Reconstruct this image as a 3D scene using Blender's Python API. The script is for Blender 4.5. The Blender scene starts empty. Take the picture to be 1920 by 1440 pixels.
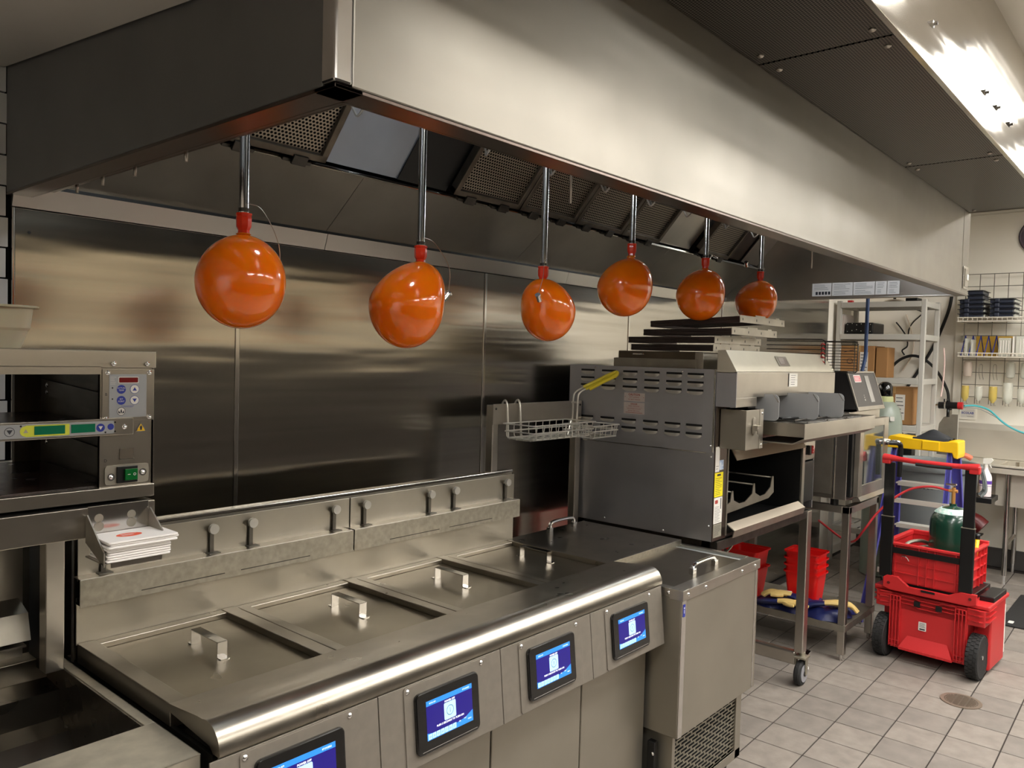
import bpy, bmesh, math, random
from mathutils import Vector, Matrix
random.seed(7)
PI = math.pi
SC = bpy.context.scene
COL = SC.collection
V = Vector

# ---------------------------------------------------------------- camera
cam = bpy.data.cameras.new('camera')
camo = bpy.data.objects.new('camera', cam)
COL.objects.link(camo)
SC.camera = camo
cam.sensor_fit = 'HORIZONTAL'; cam.sensor_width = 36.0
cam.lens = 1485.5 / 1920 * 36
cam.clip_start = 0.05; cam.clip_end = 60
ya, pi_, ro = 0.713652, -0.03710339, 0.02705607
Fw = V((math.cos(ya)*math.cos(pi_), math.sin(ya)*math.cos(pi_), math.sin(pi_)))
R0 = V((math.sin(ya), -math.cos(ya), 0)); U0 = R0.cross(Fw)
R1 = R0*math.cos(ro) + U0*math.sin(ro); U1 = -R0*math.sin(ro) + U0*math.cos(ro)
M = Matrix.Identity(4)
for i in range(3):
    M[i][0] = R1[i]; M[i][1] = U1[i]; M[i][2] = -Fw[i]
M[2][3] = 1.65
camo.matrix_world = M

# ---------------------------------------------------------------- world, exposure
w = bpy.data.worlds.new('world'); SC.world = w; w.use_nodes = True
w.node_tree.nodes['Background'].inputs[0].default_value = (1.0, 0.96, 0.90, 1)
w.node_tree.nodes['Background'].inputs[1].default_value = 0.25
SC.view_settings.view_transform = 'Standard'
SC.view_settings.look = 'None'
SC.view_settings.gamma = 1
SC.view_settings.use_curve_mapping = False
SC.view_settings.exposure = 0.66
LIGHT = 15.0     # emission strength of the ceiling panels

# ---------------------------------------------------------------- materials
MATS = {}
def rgb(c):
    if isinstance(c, str):
        c = c.lstrip('#'); v = [int(c[i:i+2], 16)/255 for i in (0, 2, 4)]
        return tuple(((x/12.92) if x <= .04045 else ((x+.055)/1.055)**2.4) for x in v) + (1,)
    return tuple(c) + (1,)
def mat(name, col, rough=.5, metal=0.0, emit=0, var=0.0, vscale=8, bump=0.0, bscale=(40, 40, 40),
        aniso=0.0, tan=None, rvar=0.0, trans=0.0, coat=0.0, col2=None, stretch=(1, 1, 1), alpha=1, sss=0, spec=None, warp=0):
    if name in MATS: return MATS[name]
    m = bpy.data.materials.new(name); m.use_nodes = True
    nt = m.node_tree; n = nt.nodes; l = nt.links
    b = n['Principled BSDF']
    b.inputs['Base Color'].default_value = rgb(col)
    b.inputs['Roughness'].default_value = rough
    b.inputs['Metallic'].default_value = metal
    if spec is not None: b.inputs['Specular IOR Level'].default_value = spec
    if emit:
        b.inputs['Emission Color'].default_value = rgb(col); b.inputs['Emission Strength'].default_value = emit
    if trans: b.inputs['Transmission Weight'].default_value = trans
    if coat: b.inputs['Coat Weight'].default_value = coat; b.inputs['Coat Roughness'].default_value = .03
    if alpha < 1: b.inputs['Alpha'].default_value = alpha
    if sss: b.inputs['Subsurface Weight'].default_value = sss; b.inputs['Subsurface Scale'].default_value = .07
    g = None
    if var or bump or rvar or warp:
        g = n.new('ShaderNodeNewGeometry')
        mp = n.new('ShaderNodeMapping'); mp.inputs['Scale'].default_value = stretch
        l.new(g.outputs['Position'], mp.inputs['Vector'])
    if var:
        t = n.new('ShaderNodeTexNoise'); t.inputs['Scale'].default_value = vscale; t.inputs['Detail'].default_value = 5
        l.new(mp.outputs[0], t.inputs['Vector'])
        r = n.new('ShaderNodeValToRGB'); r.color_ramp.elements[0].position = .28; r.color_ramp.elements[1].position = .72
        c = rgb(col)
        c2 = rgb(col2) if col2 else tuple(x*(1-var) for x in c[:3]) + (1,)
        r.color_ramp.elements[0].color = c2; r.color_ramp.elements[1].color = c
        l.new(t.outputs[0], r.inputs[0]); l.new(r.outputs[0], b.inputs['Base Color'])
    if rvar:
        t = n.new('ShaderNodeTexNoise'); t.inputs['Scale'].default_value = vscale*1.7; t.inputs['Detail'].default_value = 2
        l.new(mp.outputs[0], t.inputs['Vector'])
        mr = n.new('ShaderNodeMapRange'); mr.inputs['From Min'].default_value = .2; mr.inputs['From Max'].default_value = .8
        mr.inputs['To Min'].default_value = max(.02, rough-rvar*.4); mr.inputs['To Max'].default_value = min(1, rough+rvar*.4)
        l.new(t.outputs[0], mr.inputs[0]); l.new(mr.outputs[0], b.inputs['Roughness'])
    last = None
    if bump:
        mp2 = n.new('ShaderNodeMapping'); mp2.inputs['Scale'].default_value = bscale
        l.new(g.outputs['Position'], mp2.inputs['Vector'])
        t = n.new('ShaderNodeTexNoise'); t.inputs['Scale'].default_value = 1; t.inputs['Detail'].default_value = 4
        l.new(mp2.outputs[0], t.inputs['Vector'])
        bp = n.new('ShaderNodeBump'); bp.inputs['Strength'].default_value = 1; bp.inputs['Distance'].default_value = bump
        l.new(t.outputs[0], bp.inputs['Height']); last = bp
    if warp:
        t = n.new('ShaderNodeTexNoise'); t.inputs['Scale'].default_value = 1.0; t.inputs['Detail'].default_value = 2
        mp3 = n.new('ShaderNodeMapping'); mp3.inputs['Scale'].default_value = (.9, .9, 8)
        l.new(g.outputs['Position'], mp3.inputs['Vector'])
        l.new(mp3.outputs[0], t.inputs['Vector'])
        bp = n.new('ShaderNodeBump'); bp.inputs['Strength'].default_value = 1; bp.inputs['Distance'].default_value = warp
        l.new(t.outputs[0], bp.inputs['Height'])
        if last: l.new(last.outputs[0], bp.inputs['Normal'])
        last = bp
    if last: l.new(last.outputs[0], b.inputs['Normal'])
    if aniso:
        b.inputs['Anisotropic'].default_value = aniso
        cx = n.new('ShaderNodeCombineXYZ')
        for i in range(3): cx.inputs[i].default_value = tan[i]
        l.new(cx.outputs[0], b.inputs['Tangent'])
    MATS[name] = m
    return m

ST = '#c4beb4'
steel_wall = mat('brushed_wall_steel', '#b8b4ac', .18, 1, aniso=.88, tan=(1, 0, 0), warp=.0035, var=.22, vscale=3, stretch=(.25, 1, 9), rvar=.04)
steel_x = mat('brushed_steel_smear_x', ST, .30, 1, aniso=.6, tan=(1, 0, 0), var=.15, vscale=6, rvar=.06)
steel_hood = mat('hood_front_steel', '#88837a', .36, 1, aniso=.7, tan=(0, 0, 1), var=.10, vscale=4, rvar=.09, warp=.004)
steel_hood_end = mat('hood_end_steel', '#828180', .45, .7, aniso=.5, tan=(0, 0, 1), var=.2, vscale=3, rvar=.06)
steel_z = mat('brushed_steel_smear_z', ST, .32, 1, aniso=.6, tan=(0, 0, 1), var=.15, vscale=6, rvar=.06)
steel = mat('stainless_steel', ST, .34, 1, var=.15, vscale=9, rvar=.08, bump=.00006, bscale=(200, 200, 200))
steel_top = mat('worn_top_steel', '#a8a195', .30, 1, var=.22, vscale=7, rvar=.10, bump=.0001, bscale=(60, 60, 60))
steel_lid = mat('greasy_lid_steel', '#978f80', .30, 1, var=.16, vscale=6, rvar=.08, bump=.00012, bscale=(30, 30, 30))
flash = mat('flashing_steel', '#cfccc6', .34, 1, rvar=.05, vscale=6)
cap_steel = mat('feed_cap_steel', '#d8d1bf', .45, .75, var=.1, vscale=8)
dump_top = mat('scratched_top', '#c9c0ad', .42, .7, var=.25, vscale=25, rvar=.1)
steel_dull = mat('dull_steel', '#aaa498', .46, 1, var=.2, vscale=12, rvar=.08)
splash_steel = mat('splash_steel', '#a9a397', .34, 1, aniso=.5, tan=(0, 0, 1), var=.12, vscale=6, rvar=.05)
steel_frost = mat('speckled_steel', '#aca699', .44, 1, var=.25, vscale=60, rvar=.12, bump=.0002, bscale=(150, 150, 150))
steel_shiny = mat('polished_steel', '#c9c6c2', .15, 1, rvar=.05, vscale=8)
steel_plenum = mat('plenum_face_steel', '#cfc9be', .16, 1, warp=.010, var=.05, vscale=3, rvar=.04)
steel_dark = mat('grimy_dark_steel', '#5d5954', .42, 1, var=.45, vscale=18, rvar=.12, bump=.0004, bscale=(60, 60, 60))
steel_cool = mat('oven_side_steel', '#b4b4ba', .38, 1, aniso=.6, tan=(0, 1, 0), var=.12, vscale=5, rvar=.06, warp=.003)
rust_steel = mat('stained_steel', '#7d7468', .5, 1, var=.5, vscale=14, stretch=(1, 1, .25), rvar=.15)
brown_steel = mat('brown_reflective_steel', '#6b5f58', .3, 1, var=.15, vscale=5)
chrome = mat('chrome', '#f0f0f0', .14, 1)
galv = mat('galvanised', '#b4ae9e', .5, 1, var=.2, vscale=30)
blackp = mat('black_plastic', '#0b0b0c', .35)
black_gloss = mat('black_gloss', '#050506', .12, coat=.5)
blackrub = mat('black_rubber', '#1b1a19', .75, bump=.002, bscale=(90, 90, 90))
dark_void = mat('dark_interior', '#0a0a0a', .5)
teflon = mat('black_nonstick', '#171312', .25, var=.5, vscale=12, col2='#3a2a24', rvar=.1)
grout = mat('grout', '#2a211d', .9)
white_tile = mat('white_wall_tile', '#dcdcdc', .12, coat=.4)
black_grout = mat('black_grout', '#141416', .9)
tile_a = mat('beige_floor_tile', '#8b8279', .62, var=.22, vscale=14, bump=.0006, bscale=(90, 90, 90), col2='#776f67')
tile_b = mat('grey_floor_tile', '#827a72', .58, var=.25, vscale=10, bump=.0006, bscale=(90, 90, 90), col2='#6f6861')
cream = mat('cream_wall', '#f7f1e5', .7, var=.04, vscale=3)
cream2 = mat('grey_cream_wall', '#ece6d8', .6)
ceil_m = mat('ceiling_panel', '#d9d3c8', .8, var=.05, vscale=20)
ceil_grid = mat('ceiling_grid', '#c9c4ba', .6)
cove = mat('dark_cove_tile', '#3b3835', .5)
lightm = mat('lit_diffuser', (1.0, .98, .94), .5, emit=LIGHT)
orange = mat('orange_latex', '#ff7a0c', .12, coat=.6, sss=.6)
orange_neck = mat('orange_latex_neck', '#e0300a', .3, coat=.2)
red_pl = mat('red_plastic', '#bf2426', .42, var=.1, vscale=6)
red_bin = mat('red_bin_plastic', '#d51412', .35)
red_dk = mat('dark_red_bag', '#5a1414', .4)
green_tank = mat('dark_green_tank', '#143a2c', .25, coat=.4)
grey_tank = mat('grey_green_tank', '#8b9488', .35, var=.1, vscale=4)
yellow_pl = mat('yellow_plastic', '#e8b90a', .4)
yellow_h = mat('yellow_grip', '#d8c32e', .4)
blue_fg = mat('blue_fibreglass', '#4a489a', .4)
alu = mat('aluminium', '#d2cec3', .42, .45)
grey_bin = mat('grey_bin_plastic', '#6f7575', .5)
blue_hose = mat('blue_hose', '#27406b', .4)
teal_hose = mat('teal_hose', '#4fb0b8', .35)
red_hose = mat('red_hose', '#b3262c', .4)
card = mat('cardboard', '#a5794a', .8, var=.1, vscale=5)
paper = mat('white_paper', '#e9e4e0', .8)
label_w = mat('white_label', '#d8d4cc', .6)
label_y = mat('yellow_label', '#e3d30c', .5)
ink = mat('dark_ink', '#2b2b33', .6)
ink_red = mat('red_ink', '#a03428', .6)
ink_or = mat('orange_ink', '#e8522e', .6)
ink_blue = mat('blue_ink', '#1f2f8f', .5)
panel_grey = mat('panel_grey', '#9a9b9c', .45)
red_led = mat('red_led_window', '#6e0a0c', .2)
green_lcd = mat('green_lcd', '#0f6b4c', .2)
green_sw = mat('green_switch', '#0a5a26', .2)
lime = mat('lime_print', '#cdd03c', .5)
scr_navy = mat('screen_navy', '#1c1466', .3, emit=.5)
scr_blue = mat('screen_blue', '#2a78cc', .3, emit=.5)
scr_pale = mat('screen_pale', '#a4d4f2', .3, emit=.5)
scr_white = mat('screen_white', '#f2f6ff', .3, emit=.7)
scr_ink = mat('screen_ink', '#0d3550', .3, emit=.2)
white_pl = mat('white_plastic', '#dcd8ce', .45)
cup_m = mat('foam_cup', '#b8ad95', .7, sss=.2)
white_wire = mat('white_coated_wire', '#d9d2c4', .45)
grey_wire = mat('grey_wire', '#8a8478', .4, .6)
clear_pl = mat('frosted_plastic', '#dcdccf', .3, alpha=.55)
oil_pl = mat('oil_bottle_plastic', '#d6bd5e', .3, alpha=.7)
navy_pl = mat('navy_plastic', '#272c3a', .4)
glove_blue = mat('navy_glove', '#161d4e', .4)
glove_tan = mat('tan_glove', '#cdb06c', .6)
rack_grey = mat('rack_polymer', '#b9b6ae', .5)
glass = mat('door_glass', '#ffffff', .03, trans=1.0)
purple = mat('purple_print', '#5b3a9a', .5)
pinkish = mat('pink_white_bottle', '#e6dada', .4)
copper = mat('copper_label', '#c08a4a', .4, .5)

def perforated(name, dot, base, hole, rough=.4):
    m = mat(name, base, rough, 1)
    nt = m.node_tree; n = nt.nodes; l = nt.links
    b = n['Principled BSDF']
    tc = n.new('ShaderNodeTexCoord'); mp = n.new('ShaderNodeMapping'); mp.inputs['Scale'].default_value = (dot, dot*1.1547*.866*.866/.75, dot)
    l.new(tc.outputs['UV'], mp.inputs['Vector'])
    vo = n.new('ShaderNodeTexVoronoi'); vo.voronoi_dimensions = '2D'; vo.inputs['Scale'].default_value = 1; vo.inputs['Randomness'].default_value = 0
    # hexagonal offset of alternate rows
    sx = n.new('ShaderNodeSeparateXYZ'); l.new(mp.outputs[0], sx.inputs[0])
    fl = n.new('ShaderNodeMath'); fl.operation = 'FLOOR'; l.new(sx.outputs[1], fl.inputs[0])
    md = n.new('ShaderNodeMath'); md.operation = 'MODULO'; md.inputs[1].default_value = 2; l.new(fl.outputs[0], md.inputs[0])
    hf = n.new('ShaderNodeMath'); hf.operation = 'MULTIPLY_ADD'; hf.inputs[1].default_value = .5
    l.new(md.outputs[0], hf.inputs[0]); l.new(sx.outputs[0], hf.inputs[2])
    fx = n.new('ShaderNodeMath'); fx.operation = 'FRACT'; l.new(hf.outputs[0], fx.inputs[0])
    fy = n.new('ShaderNodeMath'); fy.operation = 'FRACT'; l.new(sx.outputs[1], fy.inputs[0])
    cb = n.new('ShaderNodeCombineXYZ'); l.new(fx.outputs[0], cb.inputs[0]); l.new(fy.outputs[0], cb.inputs[1])
    ds = n.new('ShaderNodeVectorMath'); ds.operation = 'DISTANCE'; ds.inputs[1].default_value = (.5, .5, 0); l.new(cb.outputs[0], ds.inputs[0])
    r = n.new('ShaderNodeValToRGB'); r.color_ramp.elements[0].position = hole; r.color_ramp.elements[1].position = hole+.06
    r.color_ramp.elements[0].color = (.004, .004, .004, 1); r.color_ramp.elements[1].color = rgb(base)
    l.new(ds.outputs['Value'], r.inputs[0]); l.new(r.outputs[0], b.inputs['Base Color'])
    n.remove(vo)
    return m
perf_filter = perforated('perforated_filter', 1/.0125, '#a59b8c', .33, .45)
perf_plenum = perforated('perforated_plenum', 1/.0085, '#7a756f', .34, .42)

# ---------------------------------------------------------------- geometry helpers
ORG = {}
TXT = {}
def frame(o, u, v):
    u = V(u).normalized(); v = V(v).normalized(); n = u.cross(v)
    m = Matrix.Identity(4)
    for i in range(3):
        m[i][0] = u[i]; m[i][1] = v[i]; m[i][2] = n[i]; m[i][3] = o[i]
    return m
class B:
    def __init__(s, mat0=None, M=None):
        s.bm = bmesh.new(); s.mats = [mat0] if mat0 else []; s.mi = 0; s.M = M
        s.uv = None
    def mat(s, m):
        if m not in s.mats: s.mats.append(m)
        s.mi = s.mats.index(m); return s
    def at(s, M): s.M = M; return s
    def _v(s, p):
        p = V(p)
        return s.bm.verts.new(s.M @ p if s.M else p)
    def _f(s, vs, smooth=False):
        try:
            f = s.bm.faces.new(vs); f.material_index = s.mi; f.smooth = smooth; return f
        except ValueError: return None
    def box(s, x0, x1, y0, y1, z0, z1, bev=0):
        p = [(x0, y0, z0), (x1, y0, z0), (x1, y1, z0), (x0, y1, z0), (x0, y0, z1), (x1, y0, z1), (x1, y1, z1), (x0, y1, z1)]
        v = [s._v(q) for q in p]
        fs = [s._f([v[i] for i in q]) for q in ((0, 3, 2, 1), (4, 5, 6, 7), (0, 1, 5, 4), (1, 2, 6, 5), (2, 3, 7, 6), (3, 0, 4, 7))]
        if bev:
            es = set(e for f in fs for e in f.edges)
            mi = s.mi
            r = bmesh.ops.bevel(s.bm, geom=list(es), offset=bev, segments=2, affect='EDGES', profile=.5)
            for f in r['faces']: f.material_index = mi
        return s
    def quad(s, a, b, c, d):
        s._f([s._v(a), s._v(b), s._v(c), s._v(d)]); return s
    def prism(s, poly, h0, h1, ax='z', bev=0, sm=False):
        def mk(p, h):
            if ax == 'z': return (p[0], p[1], h)
            if ax == 'x': return (h, p[0], p[1])
            return (p[0], h, p[1])
        a = [s._v(mk(p, h0)) for p in poly]; b = [s._v(mk(p, h1)) for p in poly]
        n = len(poly)
        fs = [s._f(a[::-1]), s._f(b)]
        for i in range(n): fs.append(s._f([a[i], a[(i+1) % n], b[(i+1) % n], b[i]], sm))
        fs = [f for f in fs if f]
        bmesh.ops.recalc_face_normals(s.bm, faces=fs)
        if bev:
            es = [e for e in set(e for f in fs for e in f.edges) if e.calc_face_angle(0) > .5]
            bmesh.ops.bevel(s.bm, geom=es, offset=bev, segments=2, affect='EDGES', profile=.5)
        return s
    def rrect(s, x0, x1, y0, y1, r, n=5):
        pts = []
        for cx, cy, a0 in ((x1-r, y0+r, -90), (x1-r, y1-r, 0), (x0+r, y1-r, 90), (x0+r, y0+r, 180)):
            for i in range(n+1):
                a = math.radians(a0+90*i/n); pts.append((cx+r*math.cos(a), cy+r*math.sin(a)))
        return pts
    def slab(s, x0, x1, y0, y1, z0, z1, r, n=5, bev=0):
        return s.prism(s.rrect(x0, x1, y0, y1, r, n), z0, z1, 'z', bev)
    def cyl(s, p0, p1, r, n=16, r2=None, caps=True):
        return s.tube([p0, p1], r, n, rr=[r, r if r2 is None else r2], caps=caps)
    def tube(s, pts, r, n=8, closed=False, rr=None, caps=True, flat=1.0):
        pts = [V(p) for p in pts]; m = len(pts); rings = []
        up = None
        for i, p in enumerate(pts):
            if closed: t = (pts[(i+1) % m]-pts[i-1])
            else: t = pts[min(i+1, m-1)]-pts[max(i-1, 0)]
            t = t.normalized() if t.length > 1e-9 else V((0, 0, 1))
            if up is None:
                up = V((0, 0, 1)) if abs(t.z) < .9 else V((1, 0, 0))
            a = t.cross(up)
            if a.length < 1e-4: a = t.cross(V((0, 1, 0)) if abs(t.y) < .9 else V((1, 0, 0)))
            a.normalize(); b = a.cross(t).normalized(); up = b
            R = rr[i] if rr else r
            rings.append([s._v(p + a*R*math.cos(2*PI*k/n) + b*R*flat*math.sin(2*PI*k/n)) for k in range(n)])
        q = m if closed else m-1
        for i in range(q):
            A = rings[i]; Bq = rings[(i+1) % m]
            for k in range(n):
                s._f([A[k], A[(k+1) % n], Bq[(k+1) % n], Bq[k]], True)
        if caps and not closed:
            s._f(rings[0][::-1]); s._f(rings[-1])
        return s
    def lathe(s, prof, c=(0, 0, 0), n=24, ax='z', sq=1.0):
        rings = []
        for r, h in prof:
            ring = []
            for k in range(n):
                a = 2*PI*k/n; u = r*math.cos(a); v = r*math.sin(a)*sq
                p = {'z': (u, v, h), 'x': (h, u, v), 'y': (v, h, u)}[ax]
                ring.append(s._v((p[0]+c[0], p[1]+c[1], p[2]+c[2])))
            rings.append(ring)
        for i in range(len(rings)-1):
            for k in range(n):
                s._f([rings[i][k], rings[i][(k+1) % n], rings[i+1][(k+1) % n], rings[i+1][k]], True)
        if prof[0][0] > 1e-5: s._f(rings[0][::-1])
        if prof[-1][0] > 1e-5: s._f(rings[-1])
        return s
    def disc(s, cx, cy, z, r, n=20):
        s._f([s._v((cx+r*math.cos(2*PI*k/n), cy+r*math.sin(2*PI*k/n), z)) for k in range(n)]); return s
    def ring(s, cx, cy, z, r0, r1, n=24):
        a = [s._v((cx+r0*math.cos(2*PI*k/n), cy+r0*math.sin(2*PI*k/n), z)) for k in range(n)]
        b = [s._v((cx+r1*math.cos(2*PI*k/n), cy+r1*math.sin(2*PI*k/n), z)) for k in range(n)]
        for k in range(n): s._f([a[k], b[k], b[(k+1) % n], a[(k+1) % n]])
        return s
    def text(s, t, size, x, y, z=0.0, align='CENTER', bold=0.0):
        key = (t, align, bold)
        if key not in TXT:
            c = bpy.data.curves.new('t', 'FONT'); c.body = t; c.size = 1; c.align_x = align; c.align_y = 'CENTER'
            c.resolution_u = 2; c.offset = bold
            o = bpy.data.objects.new('t', c)
            me = bpy.data.meshes.new_from_object(o)
            TXT[key] = ([v.co.copy() for v in me.vertices], [list(p.vertices) for p in me.polygons])
            bpy.data.objects.remove(o); bpy.data.curves.remove(c); bpy.data.meshes.remove(me)
        vs, fs = TXT[key]
        nv = [s._v((v.x*size+x, v.y*size+y, z)) for v in vs]
        for f in fs: s._f([nv[i] for i in f])
        return s
    def lines(s, x0, x1, y0, y1, n, th, z=0.0, seed=1):
        rnd = random.Random(seed)
        for i in range(n):
            y = y1-(y1-y0)*(i+.5)/n; e = x1-(x1-x0)*rnd.random()*.4
            s.quad((x0, y-th/2, z), (e, y-th/2, z), (e, y+th/2, z), (x0, y+th/2, z))
        return s
    def out(s, name, parent=None, angle=35, dbl=False, smooth=True, uvplane=None, **tags):
        me = bpy.data.meshes.new(name)
        if uvplane:
            uv = s.bm.loops.layers.uv.new('UVMap')
            u, v = V(uvplane[0]), V(uvplane[1])
            for f in s.bm.faces:
                for lp in f.loops: lp[uv].uv = (lp.vert.co.dot(u)+50, lp.vert.co.dot(v)+50)
        if parent is not None: org = ORG[parent.name]
        else:
            xs = [v.co for v in s.bm.verts]
            org = V(((min(c.x for c in xs)+max(c.x for c in xs))/2, (min(c.y for c in xs)+max(c.y for c in xs))/2, min(c.z for c in xs)))
        for v in s.bm.verts: v.co -= org
        th = math.radians(angle)
        s.bm.normal_update()
        for e in s.bm.edges:
            lf = e.link_faces
            if len(lf) != 2 or not (lf[0].smooth and lf[1].smooth) or e.calc_face_angle(0) > th: e.smooth = False
        s.bm.to_mesh(me); s.bm.free()
        for m in s.mats: me.materials.append(m)

        o = bpy.data.objects.new(name, me); COL.objects.link(o)
        if parent is not None: o.parent = parent; ORG[o.name] = ORG[parent.name]
        else: o.location = org; ORG[o.name] = org
        for k, vv in tags.items(): o[k] = vv
        return o
def thing(name, label, cat, loc=(0, 0, 0), group=None, rot=0):
    o = bpy.data.objects.new(name, None); COL.objects.link(o)
    o.location = loc; o.empty_display_size = .05
    if rot: o.rotation_euler = (0, 0, rot); ORG[o.name] = V((0, 0, 0))
    else: ORG[o.name] = V(loc)
    o['label'] = label; o['category'] = cat
    if group: o['group'] = group
    return o
def relabel(o, label, group=None):
    o['label'] = label
    if group: o['group'] = group
def dup(root, delta, label=None):
    def cp(o, par):
        c = o.copy(); COL.objects.link(c)
        if par: c.parent = par
        for ch in list(o.children): cp(ch, c)
        return c
    r = cp(root, None)
    r.location = root.location + V(delta)
    if label: r['label'] = label
    return r
def bez(p, n=12):
    # Catmull-Rom through points
    p = [V(q) for q in p]; out = []
    P = [p[0]*2-p[1]] + p + [p[-1]*2-p[-2]]
    for i in range(1, len(P)-2):
        for k in range(n):
            t = k/n; a, b, c, d = P[i-1], P[i], P[i+1], P[i+2]
            out.append(.5*((2*b)+(c-a)*t+(2*a-5*b+4*c-d)*t*t+(3*b-a-3*c+d)*t**3))
    out.append(p[-1]); return out
def screw(b, x, y, z=0, r=.004):
    b.lathe([(r, z), (r, z+r*.3), (r*.7, z+r*.6), (0, z+r*.75)], (x, y, 0), 10)

# ================================================================ SETTING
WY = 2.33          # back wall
WX = 7.62          # right wall
CZ = 2.92          # ceiling
XL, YF = -3.0, -3.4
# floor: grout bed plus separate tiles
fl = B(grout).box(XL, WX+.1, YF, WY+.1, -.06, -.004).out('floor', kind='structure')
ORG[fl.name] = V(fl.location)
P = .2087; rotf = math.radians(1.0)
def tile_mesh(m, nm):
    b = B(m); h = P/2-.0028
    b.box(-h, h, -h, h, -.010, 0, bev=.0015)
    me = bpy.data.meshes.new(nm); b.bm.to_mesh(me); b.bm.free(); me.materials.append(m); return me
tmA, tmB = tile_mesh(tile_a, 'floor_tile_a'), tile_mesh(tile_b, 'floor_tile_b')
tiles = []
bx, by = 2.505*1.65, .856*1.65
Mi = camo.matrix_world.inverted()
def visible(p, m=40):
    q = Mi @ V(p)
    if q.z > -.2: return False
    px = 960+1485.5*q.x/-q.z; py = 720-1485.5*q.y/-q.z
    return -m < px < 1920+m and -m < py < 1440+m
rest = B(tile_a)
for i in range(-36, 18):
    for j in range(-24, 7):
        x = bx+(i+.5)*P*math.cos(rotf)-(j+.5)*P*math.sin(rotf); y = by+(i+.5)*P*math.sin(rotf)+(j+.5)*P*math.cos(rotf)
        if x > WX-.09 or x < XL or y > WY-.09 or y < YF: continue
        tiles.append((math.hypot(x, y), x, y))
tiles.sort()
cnt = 0
for d, x, y in tiles:
    vis = visible((x, y, 0)) and not (x < 3.0 and y > 1.45)
    if vis and cnt < 290:
        cnt += 1
        o = bpy.data.objects.new('floor_tile', tmA if random.random() < .6 else tmB); COL.objects.link(o)
        o.parent = fl; o.location = V((x, y, random.uniform(-.0006, .0004)))-ORG[fl.name]
        o.rotation_euler = (0, 0, rotf)
    else:
        h = P/2-.0028
        c, s_ = math.cos(rotf), math.sin(rotf)
        rest.quad(*[(x+a*c-b_*s_, y+a*s_+b_*c, 0) for a, b_ in ((-h, -h), (h, -h), (h, h), (-h, h))])
rest.out('floor_tiling', fl, kind='stuff')

# walls
wb = B(black_grout).box(XL, WX+.1, WY+.012, WY+.12, 0, CZ).out('wall_back', kind='structure')
wr = B(cream)
wr.box(WX, WX+.12, YF, WY+.12, 0, CZ)
wr = wr.out('wall_right', kind='structure')
B(cove).box(WX-.012, WX, YF, WY, 0, .15, bev=.004).out('baseboard_right', kind='structure')
B(cream).box(XL-.1, XL, YF, WY+.1, 0, CZ).out('wall_left', kind='structure')
wf = B(mat('tan_far_wall', '#9f9178', .7)).box(XL, WX+.1, YF-.1, YF, 1.5, CZ)
wf.mat(cove).box(XL, WX+.1, YF-.1, YF, 0, 1.5)
wf.out('wall_front', kind='structure')
# the back wall right of the hood is painted
B(cream).box(6.66, WX, WY, WY+.014, 0, CZ).out('painted_panel', wb)
B(cream2).box(WX-.035, WX, -.6, 1.585, .15, CZ, bev=.004).out('trim_1', kind='structure')
B(cove).box(WX-.05, WX-.035, -.6, 1.6, 0, .16, bev=.004).out('baseboard_right.001', kind='structure')

# stainless wall panels
pan = [.703, 1.339, 2.496, 3.633, 4.726, 6.65]
for k, (a, c) in enumerate(zip(pan[:-1], pan[1:])):
    b = B(steel_wall).box(a+.006, c-.006, WY-.004, WY+.012, .02, 1.995 if k < 4 else 2.30, bev=.001)
    b.out('steel_wall_panel', wb)
for a in pan[1:5]:
    B(steel_shiny).box(a-.007, a+.007, WY-.008, WY+.002, .02, 1.995, bev=.0015).out('panel_joint_strip', wb)
B(steel_shiny).box(.700, .7065, WY-.012, WY+.01, .02, 1.995, bev=.0015).out('panel_edge_strip', wb)
B(dark_void, frame((.742, WY-.0045, 1.935), (1, 0, 0), (0, 0, 1))).disc(0, 0, 0, .004).out('screw_hole', wb)
# white wall tiles left of the panels
for r in range(29):
    z0 = .40+r*.0785
    for c in range(5):
        off = .0785 if r % 2 else 0
        xa = .694-(c+1)*.157+off; xb = xa+.152
        if off and c == 0: xb = .694
        if xb > .694: xb = .694
        if xa < -.05: continue
        B(white_tile).box(xa, xb, WY-.002, WY+.012, z0, z0+.0745, bev=.0012).out('wall_tile', wb)

# ceiling
ce = B(ceil_grid).box(XL, WX, YF, WY+.12, CZ, CZ+.08).out('ceiling', kind='structure')
LX = [(-.1, 1.1), (1.7, 2.9), (3.5, 4.7), (5.3, 6.5)]
LY0, LY1 = -.15, .45
lights = [(3.5, 4.7, -1.35, -.75), (5.3, 6.5, -1.35, -.75)]  # extra panels, added out of view to brighten the right wall
for row, (ly0, ly1) in enumerate(((LY0, LY1), (-2.6, -2.0))):  # second row is unseen, added for the steel to reflect
    for (a, c) in LX + ([(-2.3, -1.1)] if row == 0 else []):
        lights.append((a, c, ly0, ly1))
ix = -3.0
while ix < WX:
    jy = YF+.05
    while jy < WY-.1:
        x0, x1, y0, y1 = ix, min(ix+1.2, WX), jy, min(jy+.6, WY)
        cx, cy = (x0+x1)/2, (y0+y1)/2
        hit = any(a-.3 < cx < c+.3 and d-.2 < cy < e+.2 for a, c, d, e in lights)
        if not hit and (cy < .6) and x1-x0 > .2:
            B(ceil_m).box(x0+.012, x1-.012, y0+.012, y1-.012, CZ-.012, CZ, bev=.003).out('ceiling_panel', ce)
        jy += .6
    ix += 1.2
kk = ['nearest the left wall', 'right above the camera', 'above the fryers aisle', 'above the oven aisle', 'above the sink aisle']
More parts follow.
